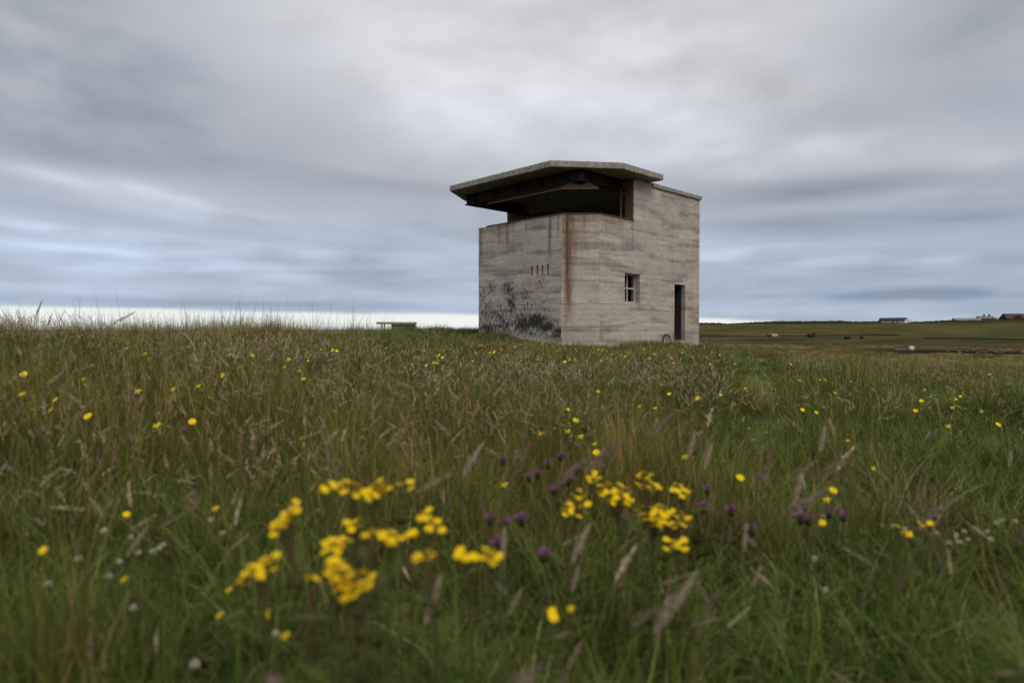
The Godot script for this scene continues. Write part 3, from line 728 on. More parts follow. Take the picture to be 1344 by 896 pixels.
func observation_post() -> void:
	var post := thing("observation_post", "abandoned two storey concrete lookout tower with overhanging flat roof and rust stains", "lookout tower", CORNER, TURN)
	var P := [Vector2(4.694, 0), Vector2(0.828, 0), Vector2(0, 0.819), Vector2(0, 6.762), Vector2(6.4, 6.762), Vector2(6.4, 1.49)]
	var t := 0.35
	var low := -0.7
	var par := 4.118
	var q45 := tan(PI / 8.0)
	var front_in := Vector2(0, 1)
	var facet_in := Vector2(0.703, 0.711).normalized()
	var side_in := Vector2(1, 0)
	# walls
	var slots := []
	for x: float in [2.596, 2.832, 3.066, 3.298]:
		slots.append([x - 0.042, 2.295, x + 0.042, 2.62])
	var m_front := concrete(3.866, low, par, 1, 0.0, front_marks)
	var front := part("wall", wall(P[0], P[1], [[0.0, low, 3.866, par]], slots, t, 0.37, q45, front_in, low, par, 1), m_front, post)
	tag(front, "seaward wall with flaking black tar and four vent slits", "")
	var w_facet: float = P[1].distance_to(P[2])
	var m_facet := concrete(w_facet, low, par, 2, 20.0 * 0.0, facet_marks)
	var facet := part("wall", wall(P[1], P[2], [[0.0, low, w_facet, par]], [], t, q45, q45, facet_in, low, par, 2), m_facet, post)
	tag(facet, "narrow chamfered corner wall with a long rust streak", "")
	var door := [4.254, 0.18, 4.973, 2.18]
	var window := [1.314, 1.45, 2.155, 2.40]
	var m_side := concrete(5.943, low, 5.51, 3, 0.0, side_marks)
	var side := part("wall", wall(P[2], P[3], [[0.0, low, 1.797, par], [1.797, low, 2.79, 5.51], [2.79, low, 5.943, 5.36]], [door, window], t, q45, 1.0, side_in, low, 5.51, 3), m_side, post)
	tag(side, "door side wall of banded board marked concrete", "")
	var plain := concrete(2.0, low, 5.51, 4, 0.0, no_marks)
	part("wall", wall(P[3], P[4], [[0.0, low, 6.4, 5.36]], [], t, 1.0, 1.0, Vector2(0, -1), low, 5.51, 4), plain, post)
	part("wall", wall(P[4], P[5], [[0.0, low, 3.152, 5.36], [3.152, low, 3.762, 5.51], [3.762, low, 5.272, par]], [], t, 1.0, 0.41, Vector2(-1, 0), low, 5.51, 5), plain, post)
	var far_in := Vector2(-1.49, 1.706).normalized()
	part("wall", wall(P[5], P[0], [[0.0, low, P[5].distance_to(P[0]), par]], [], t, 0.37, 0.37, far_in, low, 5.51, 6), plain, post)
	# floors, seals under the roof joint, and roofs
	var cast := noise_material(Color(0.16, 0.15, 0.13), Color(0.42, 0.40, 0.35), 71, 0.02, 0.45, 0.93, 0.8, Color(0.33, 0.305, 0.265))
	var inner := [Vector2(4.55, 0.36), Vector2(1.0, 0.36), Vector2(0.36, 1.0), Vector2(0.36, 6.4), Vector2(6.04, 6.4), Vector2(6.04, 1.65)]
	part("floor", slab(inner, -0.05, 0.14, 1), cast, post)
	part("floor", slab(inner, 2.72, 2.92, 2), cast, post)
	part("gap_seal", plan_bar(Vector2(0.352, 3.30), Vector2(6.048, 3.30), Vector2(0, 1), 0.0, 0.55, 5.20, 5.361), cast, post)  # unseen slab, added to keep light out between canopy and rear roof
	part("gap_seal", plan_bar(Vector2(0.352, 3.30), Vector2(6.048, 3.30), Vector2(0, 1), 0.0, 0.30, 5.363, 5.53), cast, post)
	var roof := part("canopy", slab([Vector2(0.888, -0.424), Vector2(-0.469, 1.392), Vector2(-0.469, 3.611), Vector2(6.77, 3.611), Vector2(6.77, 1.09), Vector2(5.778, -0.424)], 5.516, 5.711, 3), cast, post)
	tag(roof, "thick overhanging roof slab with weathered pale edge", "")
	part("roof", slab([Vector2(-0.06, 3.63), Vector2(-0.06, 6.82), Vector2(6.46, 6.82), Vector2(6.46, 3.63)], 5.363, 5.508, 4), cast, post)
	# rolled steel beams that carry the roof slab
	var rust := noise_material(Color(0.014, 0.010, 0.009), Color(0.13, 0.062, 0.036), 72, 0.025, 0.9, 0.85, 0.5, Color(0.038, 0.023, 0.018))
	var ochre := noise_material(Color(0.07, 0.038, 0.022), Color(0.27, 0.18, 0.115), 73, 0.03, 1.1, 0.9, 0.5, Color(0.16, 0.095, 0.055))
	var b0 := 5.15
	var b1 := 5.512
	for e: Array in [[Vector2(5.95, 0.40), Vector2(0.40, 0.40), Vector2(0, 1)], [Vector2(0.40, 0.44), Vector2(0.40, 2.70), Vector2(1, 0)], [Vector2(5.95, 0.44), Vector2(5.95, 3.60), Vector2(-1, 0)]]:
		var beam := part("beam", plan_bar(e[0], e[1], e[2], 0.10, 0.125, b0 + 0.022, b1 - 0.022), rust, post)
		part("flange", plan_bar(e[0], e[1], e[2], 0.0, 0.23, b0, b0 + 0.022), rust, beam)
		part("flange", plan_bar(e[0], e[1], e[2], 0.0, 0.23, b1 - 0.022, b1), rust, beam)
		var len: float = e[0].distance_to(e[1])
		for k in int(len / 1.1):
			var p: Vector2 = (e[0] as Vector2).move_toward(e[1], 0.5 + k * 1.1)
			var p2: Vector2 = p.move_toward(e[1], 0.02)
			part("stiffener", plan_bar(p, p2, e[2], 0.01, 0.098, b0 + 0.024, b1 - 0.024), rust, beam)
	# hood plate and steel head of the observation slit
	var head_runs := [[Vector2(4.287, 0.03), Vector2(0.84, 0.03), front_in, Vector2(4.287, 0.42), Vector2(0.80, 0.42)], [Vector2(0.828, 0.035), Vector2(0.035, 0.819), facet_in, Vector2(0.80, 0.42), Vector2(0.42, 0.80)]]
	for e: Array in head_runs:
		part("slit_head", plan_bar(e[0], e[1], e[2], 0.0, 0.05, 4.895, 4.93), ochre, post)
		var st := begin()
		var a: Vector2 = e[0]
		var b: Vector2 = e[1]
		var a2: Vector2 = e[3]
		var b2: Vector2 = e[4]
		var inw: Vector2 = e[2]
		for th: float in [0.0, 0.012]:
			quad(st, L(a.x, 4.932 + th, a.y), L(b.x, 4.932 + th, b.y), L(b2.x, 5.147 + th, b2.y), L(a2.x, 5.147 + th, a2.y), L(-inw.x, -0.5 if th == 0.0 else 0.5, -inw.y) if th == 0.0 else L(inw.x, 1.5, inw.y))
		part("hood_plate", finish(st), rust, post)
	# steel sills on the parapet
	for e: Array in [[Vector2(4.287, 0.0), Vector2(0.80, 0.0), front_in], [Vector2(0.80, 0.03), Vector2(0.03, 0.80), facet_in], [Vector2(0.0, 0.83), Vector2(0.0, 2.60), side_in], [Vector2(6.4, 3.0), Vector2(6.4, 1.6), Vector2(-1, 0)]]:
		part("sill_plate", plan_bar(e[0], e[1], e[2], -0.025, 0.22, par + 0.012, par + 0.035), ochre, post)
	# rusty plates on the jambs of the slit, and a slim mullion beside the near one
	part("jamb_plate", plan_bar(Vector2(0.03, 2.612), Vector2(0.34, 2.612), Vector2(0, -1), 0.0, 0.014, par + 0.04, 5.51), ochre, post)
	part("jamb_plate", plan_bar(Vector2(6.06, 2.99), Vector2(6.37, 2.99), Vector2(0, -1), 0.0, 0.014, par + 0.04, 5.51), ochre, post)
	part("mullion", plan_bar(Vector2(0.36, 2.40), Vector2(0.40, 2.40), Vector2(0, 1), 0.0, 0.05, par + 0.0, b0), ochre, post)
	# window: white frame with glazing bars set deep in the opening
	var white := noise_material(Color(0.20, 0.19, 0.17), Color(0.62, 0.62, 0.60), 74, 0.03, 1.6, 0.7, 0.3, Color(0.52, 0.52, 0.50))
	var v0 := 0.819 + 1.314
	var v1 := 0.819 + 2.155
	var win := part("window", plan_bar(Vector2(0.20, v0), Vector2(0.20, v0 + 0.045), Vector2(1, 0), 0.0, 0.05, 1.45, 2.40), white, post)
	part("frame", plan_bar(Vector2(0.20, v1 - 0.045), Vector2(0.20, v1), Vector2(1, 0), 0.0, 0.05, 1.45, 2.40), white, win)
	part("frame", plan_bar(Vector2(0.20, v0 + 0.045), Vector2(0.20, v1 - 0.045), Vector2(1, 0), 0.0, 0.05, 2.355, 2.40), white, win)
	part("frame", plan_bar(Vector2(0.20, v0 + 0.045), Vector2(0.20, v1 - 0.045), Vector2(1, 0), 0.0, 0.06, 1.45, 1.50), white, win)
	var vm := (v0 + v1) / 2.0
	part("glazing_bar", plan_bar(Vector2(0.20, vm - 0.022), Vector2(0.20, vm + 0.022), Vector2(1, 0), 0.003, 0.045, 1.50, 2.355), white, win)
	part("glazing_bar", plan_bar(Vector2(0.20, v0 + 0.045), Vector2(0.20, v1 - 0.045), Vector2(1, 0), 0.0, 0.048, 1.91, 1.955), white, win)
	# door: a dark leaf swung inward against the jamb, and a concrete step below the opening
	var wood := noise_material(Color(0.012, 0.012, 0.012), Color(0.085, 0.085, 0.080), 75, 0.04, 1.3, 0.85, 0.6, Color(0.035, 0.036, 0.035))
	var leaf := part("door", plan_bar(Vector2(0.15, 5.735), Vector2(0.85, 5.71), Vector2(0, 1), 0.0, 0.045, 0.19, 2.16), wood, post)
	part("handle", plan_bar(Vector2(0.74, 5.712), Vector2(0.78, 5.71), Vector2(0, 1), -0.05, -0.002, 1.15, 1.19), rust, leaf)
	part("door_step", slab([Vector2(-0.30, 5.05), Vector2(-0.30, 5.82), Vector2(-0.004, 5.82), Vector2(-0.004, 5.05)], -0.45, 0.16, 5), cast, post)

	# a rusty iron hoop leaning on the wall beside the door
	var st := begin()
	var pts := []
	var rad := []
	for k in 33:
		var a := TAU * k / 32.0
		pts.append(Vector3(sin(a) * 0.24, cos(a) * 0.24, 0.0))
		rad.append(0.024)
	tube(st, pts, rad, 6, false)
	var at := CORNER + Basis(Vector3.UP, TURN) * L(-0.10, 0.0, 4.45)
	var hoop := thing("iron_hoop", "rusty iron hoop half sunk in grass against the wall beside the doorway", "hoop", Vector3(at.x, 0.16, at.z), TURN + PI / 2.0)
	var rim := part("rim", finish(st), rust, hoop)
	rim.rotation.x = -0.12

# ---------------------------------------------------------------- things beyond the meadow
# one skin over tapered bones [a, b, ra, rb], joined with a smooth minimum and meshed as surface nets
func skin(bones: Array, cell: float, blend: float) -> ArrayMesh:
	var lo := Vector3.INF
	var hi := -Vector3.INF
	for q: Array in bones:
		for k in 2:
			var r: float = q[2 + k] + cell * 2.0
			lo = lo.min(q[k] - Vector3.ONE * r)
			hi = hi.max(q[k] + Vector3.ONE * r)
	var n := Vector3i(((hi - lo) / cell).ceil()) + Vector3i.ONE
	var field := PackedFloat32Array()
	field.resize(n.x * n.y * n.z)
	for i in n.x:
		for j in n.y:
			for k in n.z:
				var p := lo + Vector3(i, j, k) * cell
				var sum := 0.0
				for q: Array in bones:
					var ab: Vector3 = q[1] - q[0]
					var h := clampf((p - q[0]).dot(ab) / maxf(ab.length_squared(), 1e-9), 0.0, 1.0)
					sum += exp(-((p - (q[0] + ab * h)).length() - lerpf(q[2], q[3], h)) / blend)
				field[(i * n.y + j) * n.z + k] = -blend * log(maxf(sum, 1e-30))
	var at := func(i: int, j: int, k: int) -> float: return field[(i * n.y + j) * n.z + k]
	var spot := {}
	for i in n.x - 1:
		for j in n.y - 1:
			for k in n.z - 1:
				var sum := Vector3.ZERO
				var c := 0
				for e: Array in [[0, 0, 0, 1, 0, 0], [0, 0, 0, 0, 1, 0], [0, 0, 0, 0, 0, 1], [1, 0, 0, 1, 1, 0], [1, 0, 0, 1, 0, 1], [0, 1, 0, 1, 1, 0], [0, 1, 0, 0, 1, 1], [0, 0, 1, 1, 0, 1], [0, 0, 1, 0, 1, 1], [1, 1, 0, 1, 1, 1], [1, 0, 1, 1, 1, 1], [0, 1, 1, 1, 1, 1]]:
					var fa: float = at.call(i + e[0], j + e[1], k + e[2])
					var fb: float = at.call(i + e[3], j + e[4], k + e[5])
					if (fa < 0.0) != (fb < 0.0):
						sum += Vector3(i + e[0], j + e[1], k + e[2]).lerp(Vector3(i + e[3], j + e[4], k + e[5]), fa / (fa - fb))
						c += 1
				if c:
					spot[Vector3i(i, j, k)] = lo + sum / c * cell
	var st := SurfaceTool.new()
	st.begin(Mesh.PRIMITIVE_TRIANGLES)
	st.set_smooth_group(0)
	for i in range(1, n.x - 1):
		for j in range(1, n.y - 1):
			for k in range(1, n.z - 1):
				var f0: float = at.call(i, j, k)
				for ax in 3:
					var d := Vector3i(int(ax == 0), int(ax == 1), int(ax == 2))
					var f1: float = at.call(i + d.x, j + d.y, k + d.z)
					if (f0 < 0.0) == (f1 < 0.0):
						continue
					var a := Vector3i(int(ax == 2), int(ax == 0), int(ax == 1))
					var b := Vector3i(int(ax == 1), int(ax == 2), int(ax == 0))
					var o := Vector3i(i, j, k)
					if spot.has(o) and spot.has(o - a) and spot.has(o - b) and spot.has(o - a - b):
						quad(st, spot[o], spot[o - a], spot[o - a - b], spot[o - b], Vector3(d) * (1.0 if f0 < 0.0 else -1.0))
	st.generate_normals()
	return st.commit()

func gable_house(o: Node3D, long: float, deep: float, eaves: float, ridge: float, walls: Material, tiles: Material, trim: Material, doors: Array) -> void:
	var st := begin()
	var x := long / 2.0
	var z := deep / 2.0
	box(st, Vector3(-x, -1.0, -z), Vector3(x, eaves, z))
	for s: float in [-x, x]:
		var n := Vector3(signf(s), 0, 0)
		quad(st, Vector3(s, eaves, -z), Vector3(s, eaves, z), Vector3(s, ridge - 0.1, 0), Vector3(s, eaves, -z), n)
	part("wall", finish(st), walls, o)
	var rt := begin()
	for s: float in [-1.0, 1.0]:
		var lip := s * (z + 0.25)
		var drop := (ridge - eaves) / z * 0.25
		for th: float in [0.0, 0.15]:
			quad(rt, Vector3(-x - 0.2, ridge + th, 0), Vector3(x + 0.2, ridge + th, 0), Vector3(x + 0.2, eaves - drop + th, lip), Vector3(-x - 0.2, eaves - drop + th, lip), Vector3(0, 1.0 if th > 0.0 else -1.0, 0))
		quad(rt, Vector3(-x - 0.2, eaves - drop, lip), Vector3(x + 0.2, eaves - drop, lip), Vector3(x + 0.2, eaves - drop + 0.15, lip), Vector3(-x - 0.2, eaves - drop + 0.15, lip), Vector3(0, 0, s))
		for e: float in [-x - 0.2, x + 0.2]:
			quad(rt, Vector3(e, ridge, 0), Vector3(e, ridge + 0.15, 0), Vector3(e, eaves - drop + 0.15, lip), Vector3(e, eaves - drop, lip), Vector3(signf(e), 0, 0))
	part("roof", finish(rt), tiles, o)
	for d: Array in doors:
		part(d[0], box_mesh(Vector3(d[1] - d[3] / 2.0, d[2], z - 0.05), Vector3(d[1] + d[3] / 2.0, d[2] + d[4], z + 0.04)), trim, o)

func dyke(called: String, label: String, from_az: float, to_az: float, dist: Callable, tall: float, m: Material) -> void:
	var n := surface_noise("dyke", 81, 0.8, 3)
	var st := begin()
	var steps := int(absf(to_az - from_az) / 0.12)
	var rows := []
	for k in steps + 1:
		var az: float = lerpf(from_az, to_az, float(k) / steps)
		var d: float = dist.call(az)
		var dir := Vector3(sin(deg_to_rad(az)), 0, -cos(deg_to_rad(az)))
		var p: Vector3 = dir * d
		var y := ground(p.x, p.z)
		y += surface_noise("land_streak", 23, 0.02, 2).get_noise_2d(p.x, p.z) * 0.9 * smoothstep(60.0, 300.0, d)
		var h: float = tall * (1.0 + 0.45 * n.get_noise_2d(float(k) * 1.7, d))
		var w := tall * 0.35
		rows.append([p - dir * w + Vector3(0, y - 0.8, 0), p - dir * w * 0.6 + Vector3(0, y + h, 0), p + dir * w * 0.6 + Vector3(0, y + h * 0.97, 0), p + dir * w + Vector3(0, y - 0.8, 0)])
	for k in steps:
		var out: Vector3 = -rows[k][0] * Vector3(1, 0, 1)
		quad(st, rows[k][0], rows[k + 1][0], rows[k + 1][1], rows[k][1], out)
		quad(st, rows[k][1], rows[k + 1][1], rows[k + 1][2], rows[k][2], Vector3.UP)
		quad(st, rows[k][2], rows[k + 1][2], rows[k + 1][3], rows[k][3], -out)
	var o := part(numbered(called), finish(st), m, self)
	tag(o, label, "wall")

func boulder_mesh(s: int, size: Vector3) -> ArrayMesh:
	var n := surface_noise("boulder%d" % s, 90 + s, 0.9, 3)
	var sphere := SphereMesh.new()
	sphere.radial_segments = 14
	sphere.rings = 8
	sphere.radius = 1.0
	sphere.height = 2.0
	var st := SurfaceTool.new()
	st.create_from(sphere, 0)
	var tool := MeshDataTool.new()
	tool.create_from_surface(st.commit(), 0)
	for k in tool.get_vertex_count():
		var p := tool.get_vertex(k)
		tool.set_vertex(k, p * (1.0 + 0.35 * n.get_noise_3dv(p * 1.2)) * size)
	var m := ArrayMesh.new()
	tool.commit_to_surface(m)
	var out := SurfaceTool.new()
	out.create_from(m, 0)
	out.generate_normals()
	return out.commit()

func far_spot(px: float, d: float) -> Vector3:
	var x := (px - 672.0) / FOCAL_PX * d
	var y := ground(x, -d) + surface_noise("land_streak", 23, 0.02, 2).get_noise_2d(x, -d) * 0.9 * smoothstep(60.0, 300.0, sqrt(x * x + d * d))
	return Vector3(x, y, -d)

func far_things() -> void:
	var cast := noise_material(Color(0.20, 0.18, 0.165), Color(0.42, 0.38, 0.34), 76, 0.03, 0.3, 0.95, 0.8)
	# a second, half hidden concrete shelter beyond the rise
	var hut := thing("concrete_shelter", "low flat roofed concrete shelter half hidden beyond the grassy rise", "shelter", Vector3(-9.75, -2.2, -55.0), 0.12)
	part("wall", box_mesh(Vector3(-0.40, -0.5, -1.4), Vector3(1.50, 3.20, 1.4)), cast, hut)
	part("roof", box_mesh(Vector3(-1.62, 3.203, -1.7), Vector3(1.58, 3.37, 1.7)), cast, hut)
	for z: float in [-1.3, 1.3]:
		part("post", box_mesh(Vector3(-1.24, -0.5, z - 0.05), Vector3(-1.14, 3.20, z + 0.05)), cast, hut)
	part("low_wall", box_mesh(Vector3(-1.5, -0.5, 1.15), Vector3(-0.403, 2.30, 1.36)), cast, hut)

	# farm buildings along the skyline
	var lime := noise_material(Color(0.50, 0.47, 0.43), Color(0.78, 0.75, 0.70), 77, 0.02, 0.2, 0.9, 0.2)
	var slate := noise_material(Color(0.020, 0.022, 0.030), Color(0.045, 0.048, 0.06), 78, 0.03, 0.3, 0.75, 0.3)
	var stone := noise_material(Color(0.10, 0.10, 0.095), Color(0.26, 0.255, 0.24), 79, 0.03, 0.25, 0.95, 0.6)
	var grey := noise_material(Color(0.14, 0.145, 0.15), Color(0.24, 0.245, 0.25), 82, 0.02, 0.2, 0.8, 0.2)
	var dark := noise_material(Color(0.015, 0.014, 0.014), Color(0.05, 0.042, 0.038), 83, 0.03, 0.3, 0.9, 0.4)
	var brown := noise_material(Color(0.05, 0.032, 0.026), Color(0.11, 0.07, 0.055), 84, 0.03, 0.3, 0.9, 0.4)
	var p := far_spot(1172.5, 384.0)
	var a := thing("cottage", "white cottage with long dark slate roof on the skyline", "house", p + Vector3(0, -0.2, 0), -0.95)
	gable_house(a, 14.5, 5.2, 1.6, 3.3, lime, slate, dark, [["door", 1.0, 0.0, 0.9, 1.55], ["window", -2.6, 0.75, 0.8, 0.7], ["window", 3.4, 0.75, 0.8, 0.7]])
	p = far_spot(1269.0, 392.0)
	a = thing("steading", "long low grey roofed farm building beside the stone farmhouse", "barn", p + Vector3(0, -0.1, 0), -0.1)
	gable_house(a, 15.0, 5.0, 1.0, 2.3, stone, grey, dark, [["door", 2.0, 0.0, 1.4, 0.95], ["window", -3.0, 0.4, 0.7, 0.5]])
	p = far_spot(1293.5, 394.0)
	a = thing("farmhouse", "grey stone farmhouse with two chimneys between the long barn and a small shed", "house", p, -0.1)
	gable_house(a, 8.6, 5.2, 2.0, 3.3, stone, stone, dark, [["door", 0.0, 0.0, 0.9, 1.7], ["window", -2.4, 0.9, 0.8, 0.9], ["window", 2.4, 0.9, 0.8, 0.9]])
	for x: float in [-0.8, 2.2]:
		part("chimney", box_mesh(Vector3(x - 0.35, 3.2, -0.35), Vector3(x + 0.35, 4.5, 0.35)), dark, a)
	p = far_spot(1308.0, 393.0)
	a = thing("shed", "small low shed at the end of the farm beside the dark house", "shed", p, -0.1)
	gable_house(a, 4.2, 4.0, 1.1, 2.1, stone, grey, dark, [["door", 0.0, 0.0, 1.0, 1.0]])
	p = far_spot(1330.0, 380.0)
	a = thing("dark_house", "dark house with brown roof and front gable at the edge of the farm", "house", p + Vector3(0, -0.4, 0), -0.05)
	gable_house(a, 11.4, 6.5, 2.2, 5.0, dark, brown, dark, [["window", -3.5, 0.9, 1.0, 1.0], ["window", 4.2, 0.3, 1.0, 1.2]])
	var gb := begin()
	for k in 1:
		var ap := Vector3(0.6, 4.2, 3.9)
		var le := Vector3(-2.4, 2.0, 3.9)
		var re := Vector3(3.6, 2.0, 3.9)
		var bk := Vector3(0.6, 4.2, 0.8)
		quad(gb, le, re, ap, le, Vector3.BACK)
		quad(gb, le, re, Vector3(3.6, -0.8, 3.9), Vector3(-2.4, -0.8, 3.9), Vector3.BACK)
		quad(gb, le, ap, bk, Vector3(-2.4, 2.0, 2.9), Vector3(-1, 1, 0))
		quad(gb, re, ap, bk, Vector3(3.6, 2.0, 2.9), Vector3(1, 1, 0))
		quad(gb, le, Vector3(-2.4, -0.8, 3.9), Vector3(-2.4, -0.8, 3.2), Vector3(-2.4, 2.0, 3.2), Vector3.LEFT)
		quad(gb, re, Vector3(3.6, -0.8, 3.9), Vector3(3.6, -0.8, 3.2), Vector3(3.6, 2.0, 3.2), Vector3.RIGHT)
	part("front_gable", finish(gb), dark, a)
	part("garage_door", box_mesh(Vector3(4.0, -0.3, 3.2), Vector3(5.5, 1.4, 3.32)), lime, a)

	# field walls
	var drystone := noise_material(Color(0.018, 0.015, 0.012), Color(0.07, 0.062, 0.052), 85, 0.05, 0.6, 0.95, 0.8)
	var turf := noise_material(Color(0.026, 0.022, 0.012), Color(0.06, 0.052, 0.026), 86, 0.05, 0.6, 0.95, 0.8)
	dyke("field_wall", "dark drystone wall running along the skyline in front of the farm", 15.0, 47.0, func(az: float) -> float: return 424.0 + (az - 16.0) * 1.6, 0.95, drystone)
	dyke("turf_bank", "low dark turf bank crossing the field behind the cattle", 15.0, 31.0, func(az: float) -> float: return 205.0 + (az - 16.0) * 1.2, 0.3, turf)
	dyke("turf_bank", "low dark turf bank at the foot of the green field below the dark house", 32.5, 47.0, func(az: float) -> float: return 172.0 + (az - 32.0) * 0.6, 0.35, turf)

	# fence posts standing above the skyline wall
	var post_st := begin()
	tube(post_st, [Vector3(0, -0.8, 0), Vector3(0, 1.0, 0), Vector3(0.02, 1.9, 0)], [0.16, 0.15, 0.13], 6)
	var post_mesh := finish(post_st)
	for px: float in [943.0, 963.0, 1025.0, 1028.5, 1044.0, 1058.0, 1090.0, 1196.0]:
		var o := part(numbered("fence_post"), post_mesh, drystone, self)
		o.position = far_spot(px, 396.0)
		tag(o, "weathered fence post standing above the dark wall on the skyline", "fence post", "fence posts along the skyline wall")

	# cattle lying in the rough pasture
	var cow_mesh := skin([[Vector3(-0.75, 0.46, 0), Vector3(0.55, 0.52, 0), 0.42, 0.40], [Vector3(-0.2, 0.38, 0), Vector3(0.3, 0.36, 0), 0.46, 0.44], [Vector3(0.62, 0.66, 0), Vector3(1.02, 0.98, 0), 0.25, 0.17], [Vector3(1.02, 1.0, 0), Vector3(1.42, 0.84, 0), 0.16, 0.095],
		[Vector3(0.5, 0.2, 0.28), Vector3(0.95, 0.09, 0.32), 0.13, 0.08], [Vector3(0.5, 0.2, -0.28), Vector3(0.9, 0.09, -0.3), 0.13, 0.08], [Vector3(-0.75, 0.3, 0.34), Vector3(-0.25, 0.14, 0.5), 0.24, 0.1], [Vector3(-0.75, 0.3, -0.34), Vector3(-0.25, 0.14, -0.46), 0.24, 0.1],
		[Vector3(1.0, 1.12, 0.1), Vector3(0.96, 1.16, 0.27), 0.05, 0.05], [Vector3(1.0, 1.12, -0.1), Vector3(0.96, 1.16, -0.27), 0.05, 0.05], [Vector3(-1.15, 0.6, 0), Vector3(-1.28, 0.12, 0.08), 0.05, 0.045]], 0.075, 0.05)
	for q: Array in [[1065.0, 180.0, 0.25, Color(0.030, 0.014, 0.010), 1.25, "dark brown cow lying down, largest of the resting cattle"], [1112.5, 158.0, 0.5, Color(0.026, 0.014, 0.010), 0.9, "dark brown cow lying near the boulder end of the cattle"], [1131.0, 160.0, 1.45, Color(0.035, 0.018, 0.012), 0.8, "small brown cow facing away, last of the resting cattle before the boulder"], [1030.0, 192.0, 2.9, Color(0.075, 0.06, 0.026), 0.8, "olive brown cow lying between the cream cow and the dark one"], [1016.0, 194.0, 3.0, Color(0.42, 0.30, 0.19), 1.1, "cream coloured cow lying at the turf bank nearest the tower"], [1010.0, 190.0, 0.2, Color(0.03, 0.016, 0.012), 0.8, "dark cow lying just beside the cream cow on its tower side"]]:
		var o := part(numbered("cow"), cow_mesh, matte((q[3] as Color).linear_to_srgb(), 0.85), self)
		o.position = far_spot(q[0], q[1]) + Vector3(0, 0.02, 0)
		o.rotation.y = q[2]
		o.scale = Vector3.ONE * q[4] * 0.88
		tag(o, q[5], "cow", "cattle lying in the pasture")

	# pale boulders and stones in the dip
	var quartz := noise_material(Color(0.34, 0.33, 0.29), Color(0.62, 0.61, 0.55), 87, 0.05, 0.8, 0.9, 0.6)
	var rubble := noise_material(Color(0.08, 0.07, 0.06), Color(0.18, 0.16, 0.135), 88, 0.05, 0.8, 0.95, 0.6)
	var o := part(numbered("boulder"), boulder_mesh(1, Vector3(0.32, 0.2, 0.28)), quartz, self)
	o.position = far_spot(1197.0, 74.0) + Vector3(0, 0.18, 0)
	tag(o, "white rounded boulder lying at the edge of the bare earth", "boulder")
	o = part(numbered("boulder"), boulder_mesh(2, Vector3(0.20, 0.16, 0.2)), quartz, self)
	o.position = far_spot(1197.0, 71.0) + Vector3(0, 0.08, 0)
	tag(o, "small pale stone just below the white boulder", "boulder")
	for k in 5:
		o = part(numbered("boulder"), boulder_mesh(3 + k, Vector3(0.26, 0.1, 0.2)), rubble, self)
		o.position = far_spot(1177.0 + k * 2.6, 70.0 + k * 0.4) + Vector3(0, 0.05, 0)
		tag(o, "flat grey stone in the short row beside the white boulder", "boulder", "flat stones beside the white boulder")
	var rng := RandomNumberGenerator.new()
	rng.seed = 77
	for k in 26:
		o = part(numbered("stone"), boulder_mesh(3 + k % 5, Vector3(0.16, 0.08, 0.14) * rng.randf_range(0.5, 1.3)), rubble, self)
		o.position = far_spot(rng.randf_range(1225.0, 1344.0), rng.randf_range(60.0, 70.0)) + Vector3(0, 0.04, 0)
		o.rotation.y = rng.randf() * TAU
		tag(o, "small grey stone on the strip of bare dark earth", "stone", "stones on the bare earth")

# ---------------------------------------------------------------- meadow grass
var green_tones := [Color(0.090, 0.115, 0.030), Color(0.062, 0.092, 0.024), Color(0.120, 0.135, 0.040), Color(0.072, 0.084, 0.028), Color(0.140, 0.135, 0.048), Color(0.050, 0.076, 0.026)]
var dry_tones := [Color(0.32, 0.25, 0.14), Color(0.25, 0.18, 0.095), Color(0.18, 0.115, 0.065), Color(0.38, 0.31, 0.19)]

func blade(st: SurfaceTool, rng: RandomNumberGenerator, foot: Vector3, tall: float, wide: float, lean: float, az: float, segs: int, c: Color) -> void:
	var dir := Vector3(cos(az), 0, sin(az))
	var side := Vector3(-sin(az), 0, cos(az)).rotated(Vector3.UP, rng.randf_range(-0.7, 0.7))
	st.set_color(c)
	var prev_l := foot - side * wide * 0.5
	var prev_r := foot + side * wide * 0.5
	for k in segs:
		var t := float(k + 1) / segs
		var bend := lean * t * t
		var p := foot + dir * tall * bend + Vector3.UP * tall * (t - 0.42 * bend * t)
		var w := wide * (1.0 - t * t) * 0.5
		if k == segs - 1:
			tri(st, prev_l, prev_r, p)
		else:
			var l := p - side * w
			var r := p + side * w
			tri(st, prev_l, prev_r, r)
			tri(st, prev_l, r, l)
			prev_l = l
			prev_r = r

func add_tuft(st: SurfaceTool, rng: RandomNumberGenerator, at: Vector3, blades: int, tall: float, spread: float, wide: float, segs: int, dry: float, tint: Color) -> void:
	for k in blades:
		var a := rng.randf() * TAU
		var r := sqrt(rng.randf()) * spread
		var c: Color = green_tones[rng.randi() % green_tones.size()]
		if rng.randf() < dry:
			c = dry_tones[rng.randi() % dry_tones.size()]
		c = c * tint * rng.randf_range(0.8, 1.2)
		blade(st, rng, at + Vector3(cos(a) * r, -0.03, sin(a) * r), tall * rng.randf_range(0.45, 1.1), wide * rng.randf_range(0.7, 1.3), rng.randf_range(0.1, 0.95), a + rng.randf_range(-1.9, 1.9), segs, c)

func tuft(s: int, blades: int, tall: float, spread: float, wide: float, segs: int, dry: float) -> ArrayMesh:
	var rng := RandomNumberGenerator.new()
	rng.seed = s
	var st := begin()
	add_tuft(st, rng, Vector3.ZERO, blades, tall, spread, wide, segs, dry, Color.WHITE)
	return finish(st)

